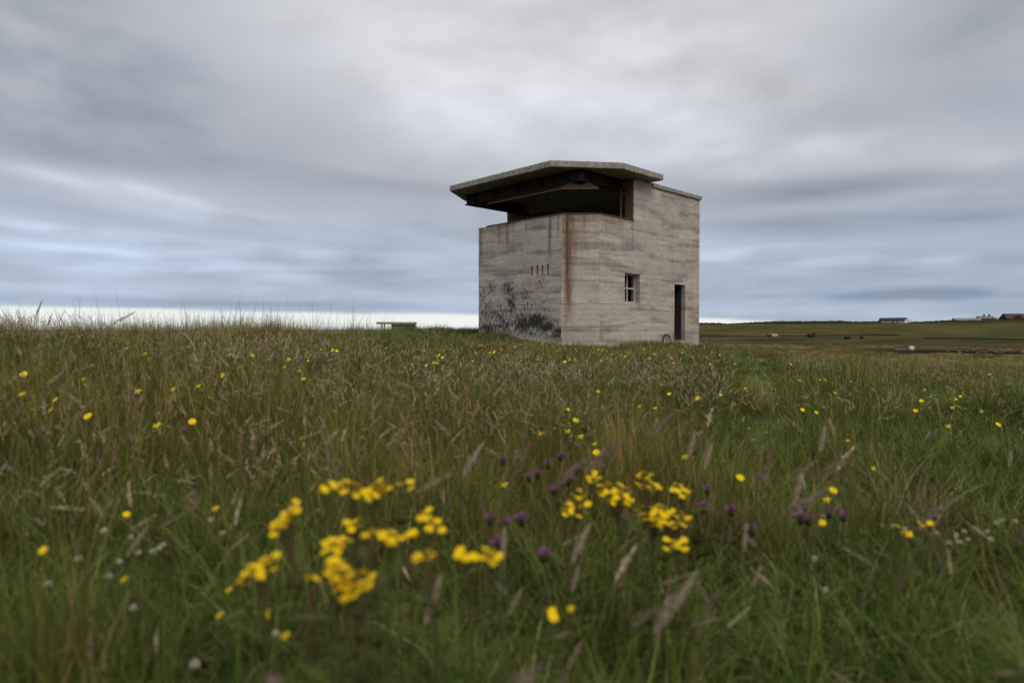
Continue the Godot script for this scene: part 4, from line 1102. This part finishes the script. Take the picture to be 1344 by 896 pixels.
# several tufts of unlike height and tone growing together
func clump(s: int, tufts: int, reach: float, blades: int, tall: float, spread: float, wide: float, segs: int, dry: float) -> ArrayMesh:
	var rng := RandomNumberGenerator.new()
	rng.seed = s
	var st := begin()
	for k in tufts:
		var a := rng.randf() * TAU
		var r := sqrt(rng.randf()) * reach
		var v := rng.randf_range(0.72, 1.25)
		var tint := Color(v * rng.randf_range(0.9, 1.15), v, v * rng.randf_range(0.85, 1.1))
		add_tuft(st, rng, Vector3(cos(a) * r, 0, sin(a) * r), blades, tall * rng.randf_range(0.55, 1.3), spread, wide, segs, dry * rng.randf_range(0.0, 2.5), tint)
	return finish(st)

# a flowering stem: [stem, seed head]; the head is a plume of small spikelets along the bent tip
func plume_stem(s: int, tall: float, lean: float, head: float, fat: float, spikelets: int, tone: Color, sides := 4) -> Array:
	var rng := RandomNumberGenerator.new()
	rng.seed = s
	var pts := []
	var rad := []
	var n := 9
	for k in n + 1:
		var t := float(k) / n
		pts.append(Vector3(lean * tall * t * t * (0.55 + 0.6 * t), tall * (t - 0.35 * lean * t * t * t) - 0.02, 0.02 * sin(t * 4.0 + s)))
		rad.append(lerpf(0.0014, 0.0006, t))
	var stem := begin()
	stem.set_color(Color(0.10, 0.105, 0.045).lerp(Color(0.15, 0.12, 0.06), rng.randf()))
	tube(stem, pts, rad, sides, false)
	# two leaves low on the stem
	for k in 2:
		var a := rng.randf() * TAU
		blade(stem, rng, pts[1 + k], tall * rng.randf_range(0.25, 0.4), 0.005, 0.8, a, 4, green_tones[rng.randi() % 6])
	var crown := begin()
	var from := 1.0 - head / tall
	for k in spikelets:
		var t := rng.randf()
		var w := from + (1.0 - from) * t
		var f := w * n
		var i := clampi(int(f), 0, n - 1)
		var p: Vector3 = (pts[i] as Vector3).lerp(pts[i + 1], f - i)
		var axis: Vector3 = ((pts[i + 1] as Vector3) - pts[i]).normalized()
		var out := axis.cross(Vector3(rng.randf_range(-1, 1), rng.randf_range(-1, 1), rng.randf_range(-1, 1))).normalized()
		var reach: float = fat * sin(PI * pow(clampf(t * 0.94 + 0.06, 0.0, 1.0), 0.75)) * rng.randf_range(0.35, 1.0)
		var base: Vector3 = p + out * reach * 0.35
		var tip: Vector3 = p + out * reach + axis * rng.randf_range(0.006, 0.012)
		var flat := axis.cross(out).rotated(out, rng.randf() * PI) * rng.randf_range(0.0014, 0.0026)
		crown.set_color(tone * rng.randf_range(0.65, 1.3))
		var mid := base.lerp(tip, 0.5)
		tri(crown, base, mid - flat, tip)
		tri(crown, base, tip, mid + flat)
	return [finish(stem), finish(crown)]

func scatter(called: String, label: String, category: String, mesh: Mesh, m: Material, places: Array, tints: Array) -> void:
	if places.is_empty():
		return
	var mm := MultiMesh.new()
	mm.transform_format = MultiMesh.TRANSFORM_3D
	mm.use_colors = true
	mm.mesh = mesh
	mm.instance_count = places.size()
	for k in places.size():
		mm.set_instance_transform(k, places[k])
		mm.set_instance_color(k, tints[k])
	var o := MultiMeshInstance3D.new()
	o.name = numbered(called)
	o.multimesh = mm
	o.material_override = m
	add_child(o)
	tag(o, label, category, "", "stuff")

# the trodden path past the right of the post
func trodden(x: float, z: float) -> float:
	var line := [Vector2(11.2, -31.0), Vector2(9.8, -26.6), Vector2(7.0, -18.5), Vector2(4.6, -12.3), Vector2(3.3, -8.6), Vector2(2.5, -6.2)]
	var p := Vector2(x, z)
	var best := 9.0
	for k in line.size() - 1:
		best = minf(best, p.distance_to(Geometry2D.get_closest_point_to_segment(p, line[k], line[k + 1])))
	return 1.0 - smoothstep(0.12, 0.50, best)

func in_post(x: float, z: float, margin: float) -> bool:
	var p := Basis(Vector3.UP, -TURN) * (Vector3(x, 0, z) - CORNER)
	var u := -p.x
	var v := -p.z
	return u > -margin and u < 6.4 + margin and v > -margin and v < 6.76 + margin and u + v > 0.82 - margin

func grasses() -> void:
	var rng := RandomNumberGenerator.new()
	rng.seed = 2024
	var leaf := leafy(0.22)
	var husk := leafy(0.5, 0.8)
	var patch := surface_noise("meadow_patch", 101, 0.16, 3)
	var fine := surface_noise("meadow_fine", 102, 0.9, 2)
	var kinds := []
	for k in 5:
		kinds.append(clump(200 + k, 6, 0.11, 24, 0.40, 0.07, 0.0034, 4, 0.05))
	var mids := []
	for k in 5:
		mids.append(clump(220 + k, 16, 0.28, 28, 0.40, 0.11, 0.0050, 3, 0.09))
	var fars := []
	for k in 4:
		fars.append(clump(240 + k, 18, 0.75, 24, 0.42, 0.24, 0.013, 2, 0.2))
	# rings of meadow: from, to, clumps per square metre, meshes
	for ring: Array in [[0.55, 3.0, 56.0, kinds], [3.0, 7.0, 36.0, kinds], [7.0, 15.0, 7.5, mids], [15.0, 30.0, 4.4, mids], [30.0, 50.0, 1.3, fars], [50.0, 100.0, 0.4, fars]]:
		var r0: float = ring[0]
		var r1: float = ring[1]
		var meshes: Array = ring[3]
		var places := []
		var tints := []
		for k in meshes.size():
			places.append([])
			tints.append([])
		var count := int(deg_to_rad(104.0) / 2.0 * (r1 * r1 - r0 * r0) * ring[2])
		for k in count:
			var r := sqrt(lerpf(r0 * r0, r1 * r1, rng.randf()))
			var az := deg_to_rad(rng.randf_range(-52.0, 52.0))
			var x := r * sin(az)
			var z := -r * cos(az)
			var pick := rng.randi() % meshes.size()
			var turn := rng.randf() * TAU
			var jitter := rng.randf()
			var fate := rng.randf()
			if in_post(x, z, 0.05):
				continue
			if az > deg_to_rad(28.0) and absf(r - 80.0 - (rad_to_deg(az) - 33.0) * 0.4) < 8.0:
				continue
			if r > 34.0 and az < deg_to_rad(8.0):
				continue
			var n := patch.get_noise_2d(x, z)
			var f := fine.get_noise_2d(x, z)
			var trod := trodden(x, z)
			if fate < trod * 0.3:
				continue
			var tall := (0.72 + 0.5 * jitter) * clampf(1.0 + 0.8 * n + 1.0 * f, 0.25, 1.75) * (1.0 - 0.66 * trod)
			# cropped green mound beside the post, thick tufts along its foot
			var mound := (1.0 - smoothstep(2.2, 4.2, Vector2(x + 2.6, (z + 22.0) * 0.7).length()))
			tall *= 1.0 - 0.25 * mound
			tall *= 1.0 - 0.5 * smoothstep(9.0, 17.0, r) * smoothstep(-0.22, -0.02, az) * (1.0 - 0.4 * smoothstep(0.28, 0.4, az))
			if in_post(x, z, 0.45):
				tall *= 0.8 + 0.7 * fine.get_noise_2d(x * 1.5 + 40.0, z * 1.5)
			# the hollow in the grass at lower right
			var hollow := 1.0 - smoothstep(0.10, 0.34, Vector2(x - 1.66, z + 2.45).length())
			if fate < hollow * 0.9:
				continue
			if r > 30.0:
				tall *= lerpf(0.9, 0.5, smoothstep(34.0, 60.0, r))
			var dry := clampf(0.27 + n * 1.3 + f * 0.5 - 0.5 * mound + 0.22 * smoothstep(-14.0, -30.0, rad_to_deg(az)) * smoothstep(5.0, 9.0, r) + 0.6 * smoothstep(28.0, 42.0, r), 0.0, 1.0)
			var c := (Color(0.96, 1.16, 0.82).lerp(Color(1.62, 1.34, 1.12), dry) * 1.12)
			c = c.lerp(Color(0.55, 0.75, 0.65), mound * 0.5)
			c = c * (0.68 + 0.55 * rng.randf())
			var b := Basis(Vector3.UP, turn).scaled(Vector3(1.0, tall, 1.0) * lerpf(0.9, 1.15, jitter))
			b = Basis(Vector3(1, 0, 0.3).normalized(), 0.12 * sin(x * 3.0 + z)) * b
			places[pick].append(Transform3D(b, on_ground(x, z)))
			tints[pick].append(Color(c.r, c.g, c.b, 1.0))
		for k in meshes.size():
			scatter("meadow_grass", "green and straw coloured meadow grass covering the ground", "grass", meshes[k], leaf, places[k], tints[k])

	# seed heads: soft pinkish plumes and slim straw spikes
	var pink := Color(0.36, 0.27, 0.21)
	var straw := Color(0.44, 0.36, 0.24)
	var dusk := Color(0.26, 0.175, 0.145)
	var stems := [plume_stem(301, 0.62, 0.22, 0.085, 0.012, 150, pink), plume_stem(302, 0.56, 0.42, 0.075, 0.009, 130, straw), plume_stem(303, 0.66, 0.14, 0.11, 0.008, 150, dusk), plume_stem(304, 0.60, 0.42, 0.09, 0.009, 130, straw), plume_stem(305, 0.70, 0.30, 0.11, 0.016, 170, pink), plume_stem(306, 0.58, 0.08, 0.06, 0.010, 130, dusk)]
	var stem_labels := ["tall meadow grass stem with a soft pinkish seed plume", "slender grass stem with a nodding straw coloured seed head", "upright grass stem with a narrow dusky brown seed spike", "arching grass stem with a drooping pale seed head", "tall grass stem with a broad loose pink brown plume", "short stiff grass stem with a blunt brown seed head"]
	var protos := []
	for k in stems.size():
		var o := Node3D.new()
		part("stem", stems[k][0], leaf, o)
		part("seed_head", stems[k][1], husk, o)
		o.set_meta("category", "wild plant")
		protos.append(o)
	var lone := 0
	for q: Array in FEATURE_STEMS:
		var k: int = [0, 4, 2, 0, 1, 4][lone % 6]
		if lone < 6:
			k = [2, 2, 3, 1, 0, 0][lone]
		var s: float = q[2] / [0.60, 0.51, 0.64, 0.50, 0.65, 0.57][k]
		copy(protos[k], "seed_plume_plant", stem_labels[k] + zone(q[0], q[1]), on_ground(q[0], q[1]), rng.randf_range(-1.2, 1.2), s, "tall grass stems with seed heads")
		lone += 1
	while lone < 290:
		var r := lerpf(0.95, 6.5, pow(rng.randf(), 1.35))
		var az := deg_to_rad(rng.randf_range(-42.0, 42.0))
		var x := r * sin(az)
		var z := -r * cos(az)
		var k := rng.randi() % 6
		var turn := rng.randf() * TAU
		if trodden(x, z) > 0.2 or (r < 1.9 and absf(az + 0.29) < 0.17) or patch.get_noise_2d(x * 1.4, z * 1.4) < rng.randf_range(-0.5, 0.25):
			continue
		copy(protos[k], "seed_plume_plant", stem_labels[k] + zone(x, z), on_ground(x, z), turn, rng.randf_range(0.6, 1.0) * lerpf(0.8, 1.0, smoothstep(1.0, 2.0, r)), "tall grass stems with seed heads")
		lone += 1
	for o: Node in protos:
		o.free()
	var bunches := []
	for k in 6:
		var list := []
		for q in 3:
			var kind := (k + q * 2) % 6
			var one := plume_stem(321 + k * 10 + q, [0.62, 0.56, 0.66, 0.60, 0.70, 0.58][kind] * [1.0, 0.86, 1.1][q], [0.22, 0.42, 0.14, 0.62, 0.30, 0.08][kind], 0.085, 0.016, 60, [pink, straw, dusk, straw, pink, straw][kind] * 1.4, 3)
			list.append([one, Transform3D(Basis(Vector3.UP, q * 2.3 + k), Vector3(cos(q * 2.1 + k), 0, sin(q * 2.1 + k)) * 0.13)])
		var st := SurfaceTool.new()
		for e: Array in list:
			for m: Mesh in e[0]:
				st.append_from(m, 0, e[1])
		bunches.append(st.commit())
	var places := [[], [], [], [], [], []]
	var tints := [[], [], [], [], [], []]
	for k in 21000:
		var r := sqrt(lerpf(6.0, 46.0 * 46.0, rng.randf()))
		if rng.randf() < 0.35:
			r = lerpf(2.5, 16.0, rng.randf())
		var az := deg_to_rad(rng.randf_range(-52.0, 52.0))
		var x := r * sin(az)
		var z := -r * cos(az)
		var pick := rng.randi() % 6
		var fate := rng.randf()
		var turn := rng.randf() * TAU
		var size := rng.randf_range(0.6, 0.92)
		var n := patch.get_noise_2d(x * 0.8 + 50.0, z * 0.8)
		var want := 0.40 + n * 1.3 + 0.35 * smoothstep(-12.0, -28.0, rad_to_deg(az)) * smoothstep(3.5, 8.0, r) + 0.3 * smoothstep(24.0, 36.0, r)
		want *= lerpf(0.45, 1.0, smoothstep(2.5, 6.0, r))
		if in_post(x, z, 0.3) or trodden(x, z) > 0.15 or fate > want or (r > 26.0 and az < 0.14):
			continue
		if Vector2(x + 2.6, (z + 22.0) * 0.7).length() < 3.2 and fate > 0.05:
			continue
		size *= lerpf(1.0, 0.84, smoothstep(-18.0, -30.0, rad_to_deg(az)))
		if r > 9.0:
			size *= lerpf(1.0, 0.82, smoothstep(9.0, 20.0, r))
		places[pick].append(Transform3D(Basis(Vector3.UP, turn).scaled(Vector3.ONE * size), on_ground(x, z)))
		var v := rng.randf_range(0.75, 1.2)
		tints[pick].append(Color(v, v * rng.randf_range(0.93, 1.02), v * rng.randf_range(0.9, 1.02), 1.0))
	for k in 6:
		scatter("seeding_grass", "thin flowering grass stems with pinkish and straw seed heads through the meadow", "grass", bunches[k], husk, places[k], tints[k])

	# a dry arching tussock at lower right and dark tufts at the foot of the post
	var tus := []
	for q: Array in [[1.80, -2.95, 0.62], [2.0, -3.1, 0.55]]:
		var mesh := tuft(400 + tus.size(), 120, q[2], 0.10, 0.0045, 6, 0.75)
		var o := part(numbered("dry_tussock"), mesh, leaf, self)
		o.position = on_ground(q[0], q[1])
		tus.append(o)
		tag(o, ["dry arching straw coloured tussock behind the dark hollow in the grass", "second smaller straw tussock just behind the dark hollow"][tus.size() - 1], "grass tussock")
	var foot := [[3.55, -0.12, "dark green tuft at the foot of the tar stained wall"], [3.2, -0.15, "dark grass tuft beside the tar stained wall below its middle"], [4.05, -0.14, "grass tuft under the outer end of the tar stained wall"]]
	for q: Array in foot:
		base_tuft(L(q[0], 0, q[1]), q[2])
	for q: Array in [[-0.14, 4.72, "dark grass tuft between the iron hoop and the door step"], [-0.16, 3.9, "low dark tuft along the wall before the iron hoop"], [-0.14, 6.15, "dark tuft at the wall just past the door step"], [-0.12, 6.6, "dark tuft at the far corner of the door side wall"]]:
		base_tuft(L(q[0], 0, q[1]), q[2])

func base_tuft(p: Vector3, label: String) -> void:
	var w := CORNER + Basis(Vector3.UP, TURN) * p
	var mesh := tuft(int(absf(p.x * 100.0) + absf(p.z * 1000.0)), 80, 0.30, 0.15, 0.012, 3, 0.02)
	var m := leafy(0.3)
	m.albedo_color = linear(0.5, 0.6, 0.5)
	var o := part(numbered("grass_tuft"), mesh, m, self)
	o.position = on_ground(w.x, w.z)
	tag(o, label, "grass tuft", "tufts at the foot of the tower")

# where in the meadow a plant grows, in words
func zone(x: float, z: float) -> String:
	var az := rad_to_deg(atan2(x, -z))
	var r := sqrt(x * x + z * z)
	if r < 2.3:
		return " close to the ragwort" if az < 22.0 else " near the clover and dark hollow"
	if az < -18.0:
		return " on the rise toward the sea"
	if az < 14.0:
		return " in mid meadow before the tower"
	return " beside the trodden path"

# ---------------------------------------------------------------- flowers
func daisy_head(s: int, rays: int, r: float, ray: Color, eye: Color) -> ArrayMesh:
	var rng := RandomNumberGenerator.new()
	rng.seed = s
	var st := begin()
	for k in rays:
		var a := TAU * (k + rng.randf_range(-0.2, 0.2)) / rays
		var d := Vector3(cos(a), 0, sin(a))
		var side := Vector3(-sin(a), 0, cos(a)) * r * 0.17
		var droop := rng.randf_range(-0.25, 0.12)
		var i := d * r * 0.32 + Vector3.UP * 0.001
		var m := d * r * 0.72 + Vector3.UP * r * 0.10
		var o := d * r * rng.randf_range(0.9, 1.05) + Vector3.UP * r * droop
		st.set_color(ray * rng.randf_range(0.88, 1.08))
		tri(st, i - side * 0.5, m - side, m + side)
		tri(st, i - side * 0.5, m + side, i + side * 0.5)
		tri(st, m - side, o, m + side)
	st.set_color(eye)
	for k in 7:
		var a0 := TAU * k / 7.0
		var a1 := TAU * (k + 1) / 7.0
		var p0 := Vector3(cos(a0), 0, sin(a0)) * r * 0.36
		var p1 := Vector3(cos(a1), 0, sin(a1)) * r * 0.36
		tri(st, p0 + Vector3.UP * r * 0.10, Vector3.UP * r * 0.24, p1 + Vector3.UP * r * 0.10)
		# green cup below
		tri(st, p0 + Vector3.UP * r * 0.10, p1 + Vector3.UP * r * 0.10, Vector3.DOWN * r * 0.3)
	return finish(st)

func cut_leaf(s: int, long: float, wide: float, c: Color) -> ArrayMesh:
	var rng := RandomNumberGenerator.new()
	rng.seed = s
	var st := begin()
	st.set_color(c)
	var n := 6
	for k in n:
		var t := (k + 0.6) / n
		var y := -0.25 * t * t * long
		var w: float = wide * sin(PI * (0.15 + 0.8 * t)) * rng.randf_range(0.7, 1.1)
		for sgn: float in [-1.0, 1.0]:
			var i := Vector3(t * long, y, 0)
			tri(st, i - Vector3(long * 0.06, 0, 0), i + Vector3(long * 0.10, 0.004, sgn * w), i + Vector3(long * 0.09, 0, 0))
	blade(st, rng, Vector3.ZERO, 0.001, 0.004, 0.0, 0.0, 2, c)
	tri(st, Vector3(0, 0, -0.003), Vector3(long, -0.25 * long, 0), Vector3(0, 0, 0.003))
	return finish(st)

func flowers() -> void:
	var rng := RandomNumberGenerator.new()
	rng.seed = 99
	var petal := leafy(0.5, 0.55)
	var leaf := leafy(0.35, 0.6)
	var yellow := Color(0.88, 0.62, 0.010)
	var amber := Color(0.62, 0.34, 0.012)
	var heads := []
	for k in 4:
		heads.append(daisy_head(500 + k, 12 + k % 3, 0.0115, yellow, amber))
	var leaves := []
	for k in 3:
		leaves.append(cut_leaf(520 + k, 0.10 + 0.02 * k, 0.030, Color(0.070, 0.090, 0.022)))

	for n in RAGWORTS.size():
		var q: Array = RAGWORTS[n]
		var tall: float = q[2]
		var o := thing("ragwort", RAGWORT_LABELS[n], "wildflower", on_ground(q[0], q[1]), 0.0, "flowering ragwort")
		var st := begin()
		st.set_color(Color(0.085, 0.075, 0.032) if n % 3 else Color(0.095, 0.055, 0.035))
		var bow := rng.randf_range(-0.05, 0.05)
		var pts := []
		for k in 6:
			var t := k / 5.0
			pts.append(Vector3(bow * sin(t * PI), -0.03 + t * (tall - 0.04), 0.02 * sin(t * 2.5)))
		tube(st, pts, [0.0035, 0.0032, 0.0030, 0.0026, 0.0022, 0.0018], 5, false)
		var top: Vector3 = pts[5]
		var fork: Vector3 = pts[4]
		var spots := []
		var tilt: float = {0: 0.9, 1: 0.5, 13: -0.5, 19: 0.6, 21: -0.2}.get(n, rng.randf_range(-0.25, 0.25))
		for k in q[5]:
			var p := Vector3.ZERO
			for attempt in 24:
				var a := rng.randf() * TAU
				var r := sqrt(rng.randf())
				# flat-topped clusters, tilted so that they are as deep as they are wide
				p = top + Vector3(cos(a) * r * q[3], 0.02 + sin(a) * r * q[4] * 0.55 + rng.randf_range(-0.008, 0.008) + cos(a) * r * q[3] * tilt, -sin(a) * r * maxf(q[4], q[3] * 0.6))
				var clear := true
				for other: Vector3 in spots:
					clear = clear and p.distance_to(other) > 0.014
				if clear:
					break
			spots.append(p)
			tube(st, [fork.lerp(top, rng.randf_range(0.2, 0.9)), top.lerp(p, 0.55) + Vector3(0, -0.012, 0), p + Vector3(0, -0.003, 0)], [0.0014, 0.0011, 0.0009], 3, false)
		part("stem", finish(st), leaf, o)
		for p: Vector3 in spots:
			var h := part("flower_head", heads[rng.randi() % 4], petal, o)
			h.position = p
			h.rotation = Vector3(rng.randf_range(0.0, 0.75), rng.randf() * TAU, rng.randf_range(-0.4, 0.4))
			h.rotation_order = EULER_ORDER_XYZ
			h.scale = Vector3.ONE * rng.randf_range(0.85, 1.1)
		for k in 9:
			var f := part("leaf", leaves[rng.randi() % 3], leaf, o)
			var t := 0.12 + 0.085 * k
			f.position = Vector3(bow * sin(t * PI), t * tall, 0.02 * sin(t * 2.5))
			f.rotation = Vector3(0.0, rng.randf() * TAU, rng.randf_range(0.2, 0.8))
			f.scale = Vector3.ONE * lerpf(1.1, 0.55, t)

	# buttercups and hawkbits
	var cup := daisy_head(541, 5, 0.0125, Color(0.85, 0.62, 0.01), Color(0.55, 0.42, 0.01))
	var bit := daisy_head(542, 18, 0.0135, Color(0.84, 0.60, 0.012), Color(0.70, 0.44, 0.01))
	var stalk := begin()
	stalk.set_color(Color(0.07, 0.09, 0.03))
	tube(stalk, [Vector3(0, -0.03, 0), Vector3(0.012, 0.12, 0), Vector3(0.006, 0.24, 0.01), Vector3(0, 0.335, 0)], [0.0013, 0.0012, 0.001, 0.0009], 4, false)
	var stalk_mesh := finish(stalk)
	var protos := []
	for k in 2:
		var o := Node3D.new()
		o.set_meta("category", "wildflower")
		part("stem", stalk_mesh, leaf, o)
		var h := part("flower", [cup, bit][k], petal, o)
		h.position = Vector3(0, 0.337, 0)
		h.rotation = Vector3(0.75, 0, 0.1)
		protos.append(o)
	for q: Array in BUTTERCUPS:
		var d := Vector2(q[0], q[1]).length()
		copy(protos[rng.randi() % 2], "buttercup", "single small yellow flower on a thin stalk" + zone(q[0], q[1]), on_ground(q[0], q[1]), rng.randf_range(-0.6, 0.6), rng.randf_range(0.92, 1.08) * q[2] / 0.34, "small yellow flowers scattered in the meadow").get_child(1).scale = Vector3.ONE * rng.randf_range(0.85, 1.1) * (0.72 if d < 2.4 else 1.12)
	for q: Array in FAR_BUTTERCUPS:
		if in_post(q[0], q[1], 0.15):
			continue
		var c := copy(protos[rng.randi() % 2], "buttercup", "yellow flower in the dense band just in front of the tower", on_ground(q[0], q[1]), rng.randf_range(-0.6, 0.6), q[2] / 0.34, "yellow flowers in front of the tower")
		c.get_child(1).scale = Vector3.ONE * rng.randf_range(1.1, 1.6)
	for o: Node in protos:
		o.free()

	# white clover
	var floret := begin()
	var r2 := RandomNumberGenerator.new()
	r2.seed = 7
	for k in 46:
		var y := 1.0 - 1.6 * (k + 0.5) / 46.0
		var a := k * 2.39996
		var d := Vector3(cos(a) * sqrt(1.0 - y * y), y, sin(a) * sqrt(1.0 - y * y))
		var side := d.cross(Vector3.UP if absf(d.y) < 0.9 else Vector3.RIGHT).normalized() * 0.0024
		floret.set_color(Color(0.68, 0.62, 0.51) * r2.randf_range(0.75, 1.15))
		tri(floret, d * 0.003 - side, d * r2.randf_range(0.009, 0.0115), d * 0.003 + side)
		tri(floret, d * 0.006 - d.cross(side), d * 0.0105, d * 0.006 + d.cross(side))
	var ball := finish(floret)
	var short := begin()
	short.set_color(Color(0.06, 0.09, 0.03))
	tube(short, [Vector3(0, -0.02, 0), Vector3(0.012, 0.14, 0), Vector3(0, 0.282, 0)], [0.0012, 0.0011, 0.001], 4, false)
	var clover := Node3D.new()
	clover.set_meta("category", "wildflower")
	part("stem", finish(short), leaf, clover)
	var bh := part("flower", ball, petal, clover)
	bh.position.y = 0.288
	var trefoil := begin()
	for k in 3:
		var a := TAU * k / 3.0
		trefoil.set_color(Color(0.05, 0.09, 0.03))
		var d := Vector3(cos(a), 0.1, sin(a))
		var s := Vector3(-sin(a), 0, cos(a)) * 0.008
		tri(trefoil, Vector3.ZERO, d * 0.012 - s, d * 0.018)
		tri(trefoil, Vector3.ZERO, d * 0.018, d * 0.012 + s)
	var tf := part("leaf", finish(trefoil), leaf, clover)
	tf.position = Vector3(0.012, 0.15, 0)
	for q: Array in CLOVERS:
		copy(clover, "white_clover", ("white clover head low in the grass" + zone(q[0], q[1])), on_ground(q[0], q[1]), rng.randf() * TAU, rng.randf_range(0.92, 1.06), "white clover in the meadow")
	clover.free()

	# knapweed: dark scaly bud with a purple tuft
	var bud := begin()
	bud.set_color(Color(0.035, 0.028, 0.018))
	tube(bud, [Vector3(0, -0.002, 0), Vector3(0, 0.004, 0), Vector3(0, 0.010, 0), Vector3(0, 0.015, 0)], [0.003, 0.0075, 0.008, 0.005], 8)
	var fringe := begin()
	for k in 40:
		var a := k * 2.39996
		var r := sqrt((k + 0.5) / 40.0)
		var d := Vector3(cos(a) * r * 0.9, 1.0 - 0.55 * r, sin(a) * r * 0.9).normalized()
		var side := d.cross(Vector3(sin(a), 0.3, cos(a))).normalized() * 0.0013
		fringe.set_color(Color(0.27, 0.11, 0.21) * r2.randf_range(0.6, 1.3))
		var foot := Vector3(cos(a) * r * 0.004, 0.014, sin(a) * r * 0.004)
		tri(fringe, foot, foot + d * 0.014 - side, foot + d * 0.016 + side)
	var tallst := begin()
	tallst.set_color(Color(0.06, 0.07, 0.03))
	tube(tallst, [Vector3(0, -0.03, 0), Vector3(0.015, 0.2, 0), Vector3(0, 0.418, 0)], [0.002, 0.0017, 0.0014], 4, false)
	for k in 5:
		var a := k * 2.4
		blade(tallst, r2, Vector3(0.01, 0.06 + 0.06 * k, 0), 0.07, 0.009, 0.9, a, 3, Color(0.045, 0.065, 0.028))
	var knap := Node3D.new()
	knap.set_meta("category", "wildflower")
	part("stem", finish(tallst), leaf, knap)
	var fl := part("flower", finish(fringe), petal, knap)
	fl.position.y = 0.418
	fl.scale = Vector3.ONE * 1.5
	part("bud", finish(bud), leaf, fl)
	for q: Array in KNAPWEEDS:
		copy(knap, "knapweed", ("purple knapweed flower on a dark stem" + zone(q[0], q[1])), on_ground(q[0], q[1]), rng.randf() * TAU, q[2] / 0.44 * rng.randf_range(0.95, 1.05), "purple knapweed in the meadow")
	knap.free()
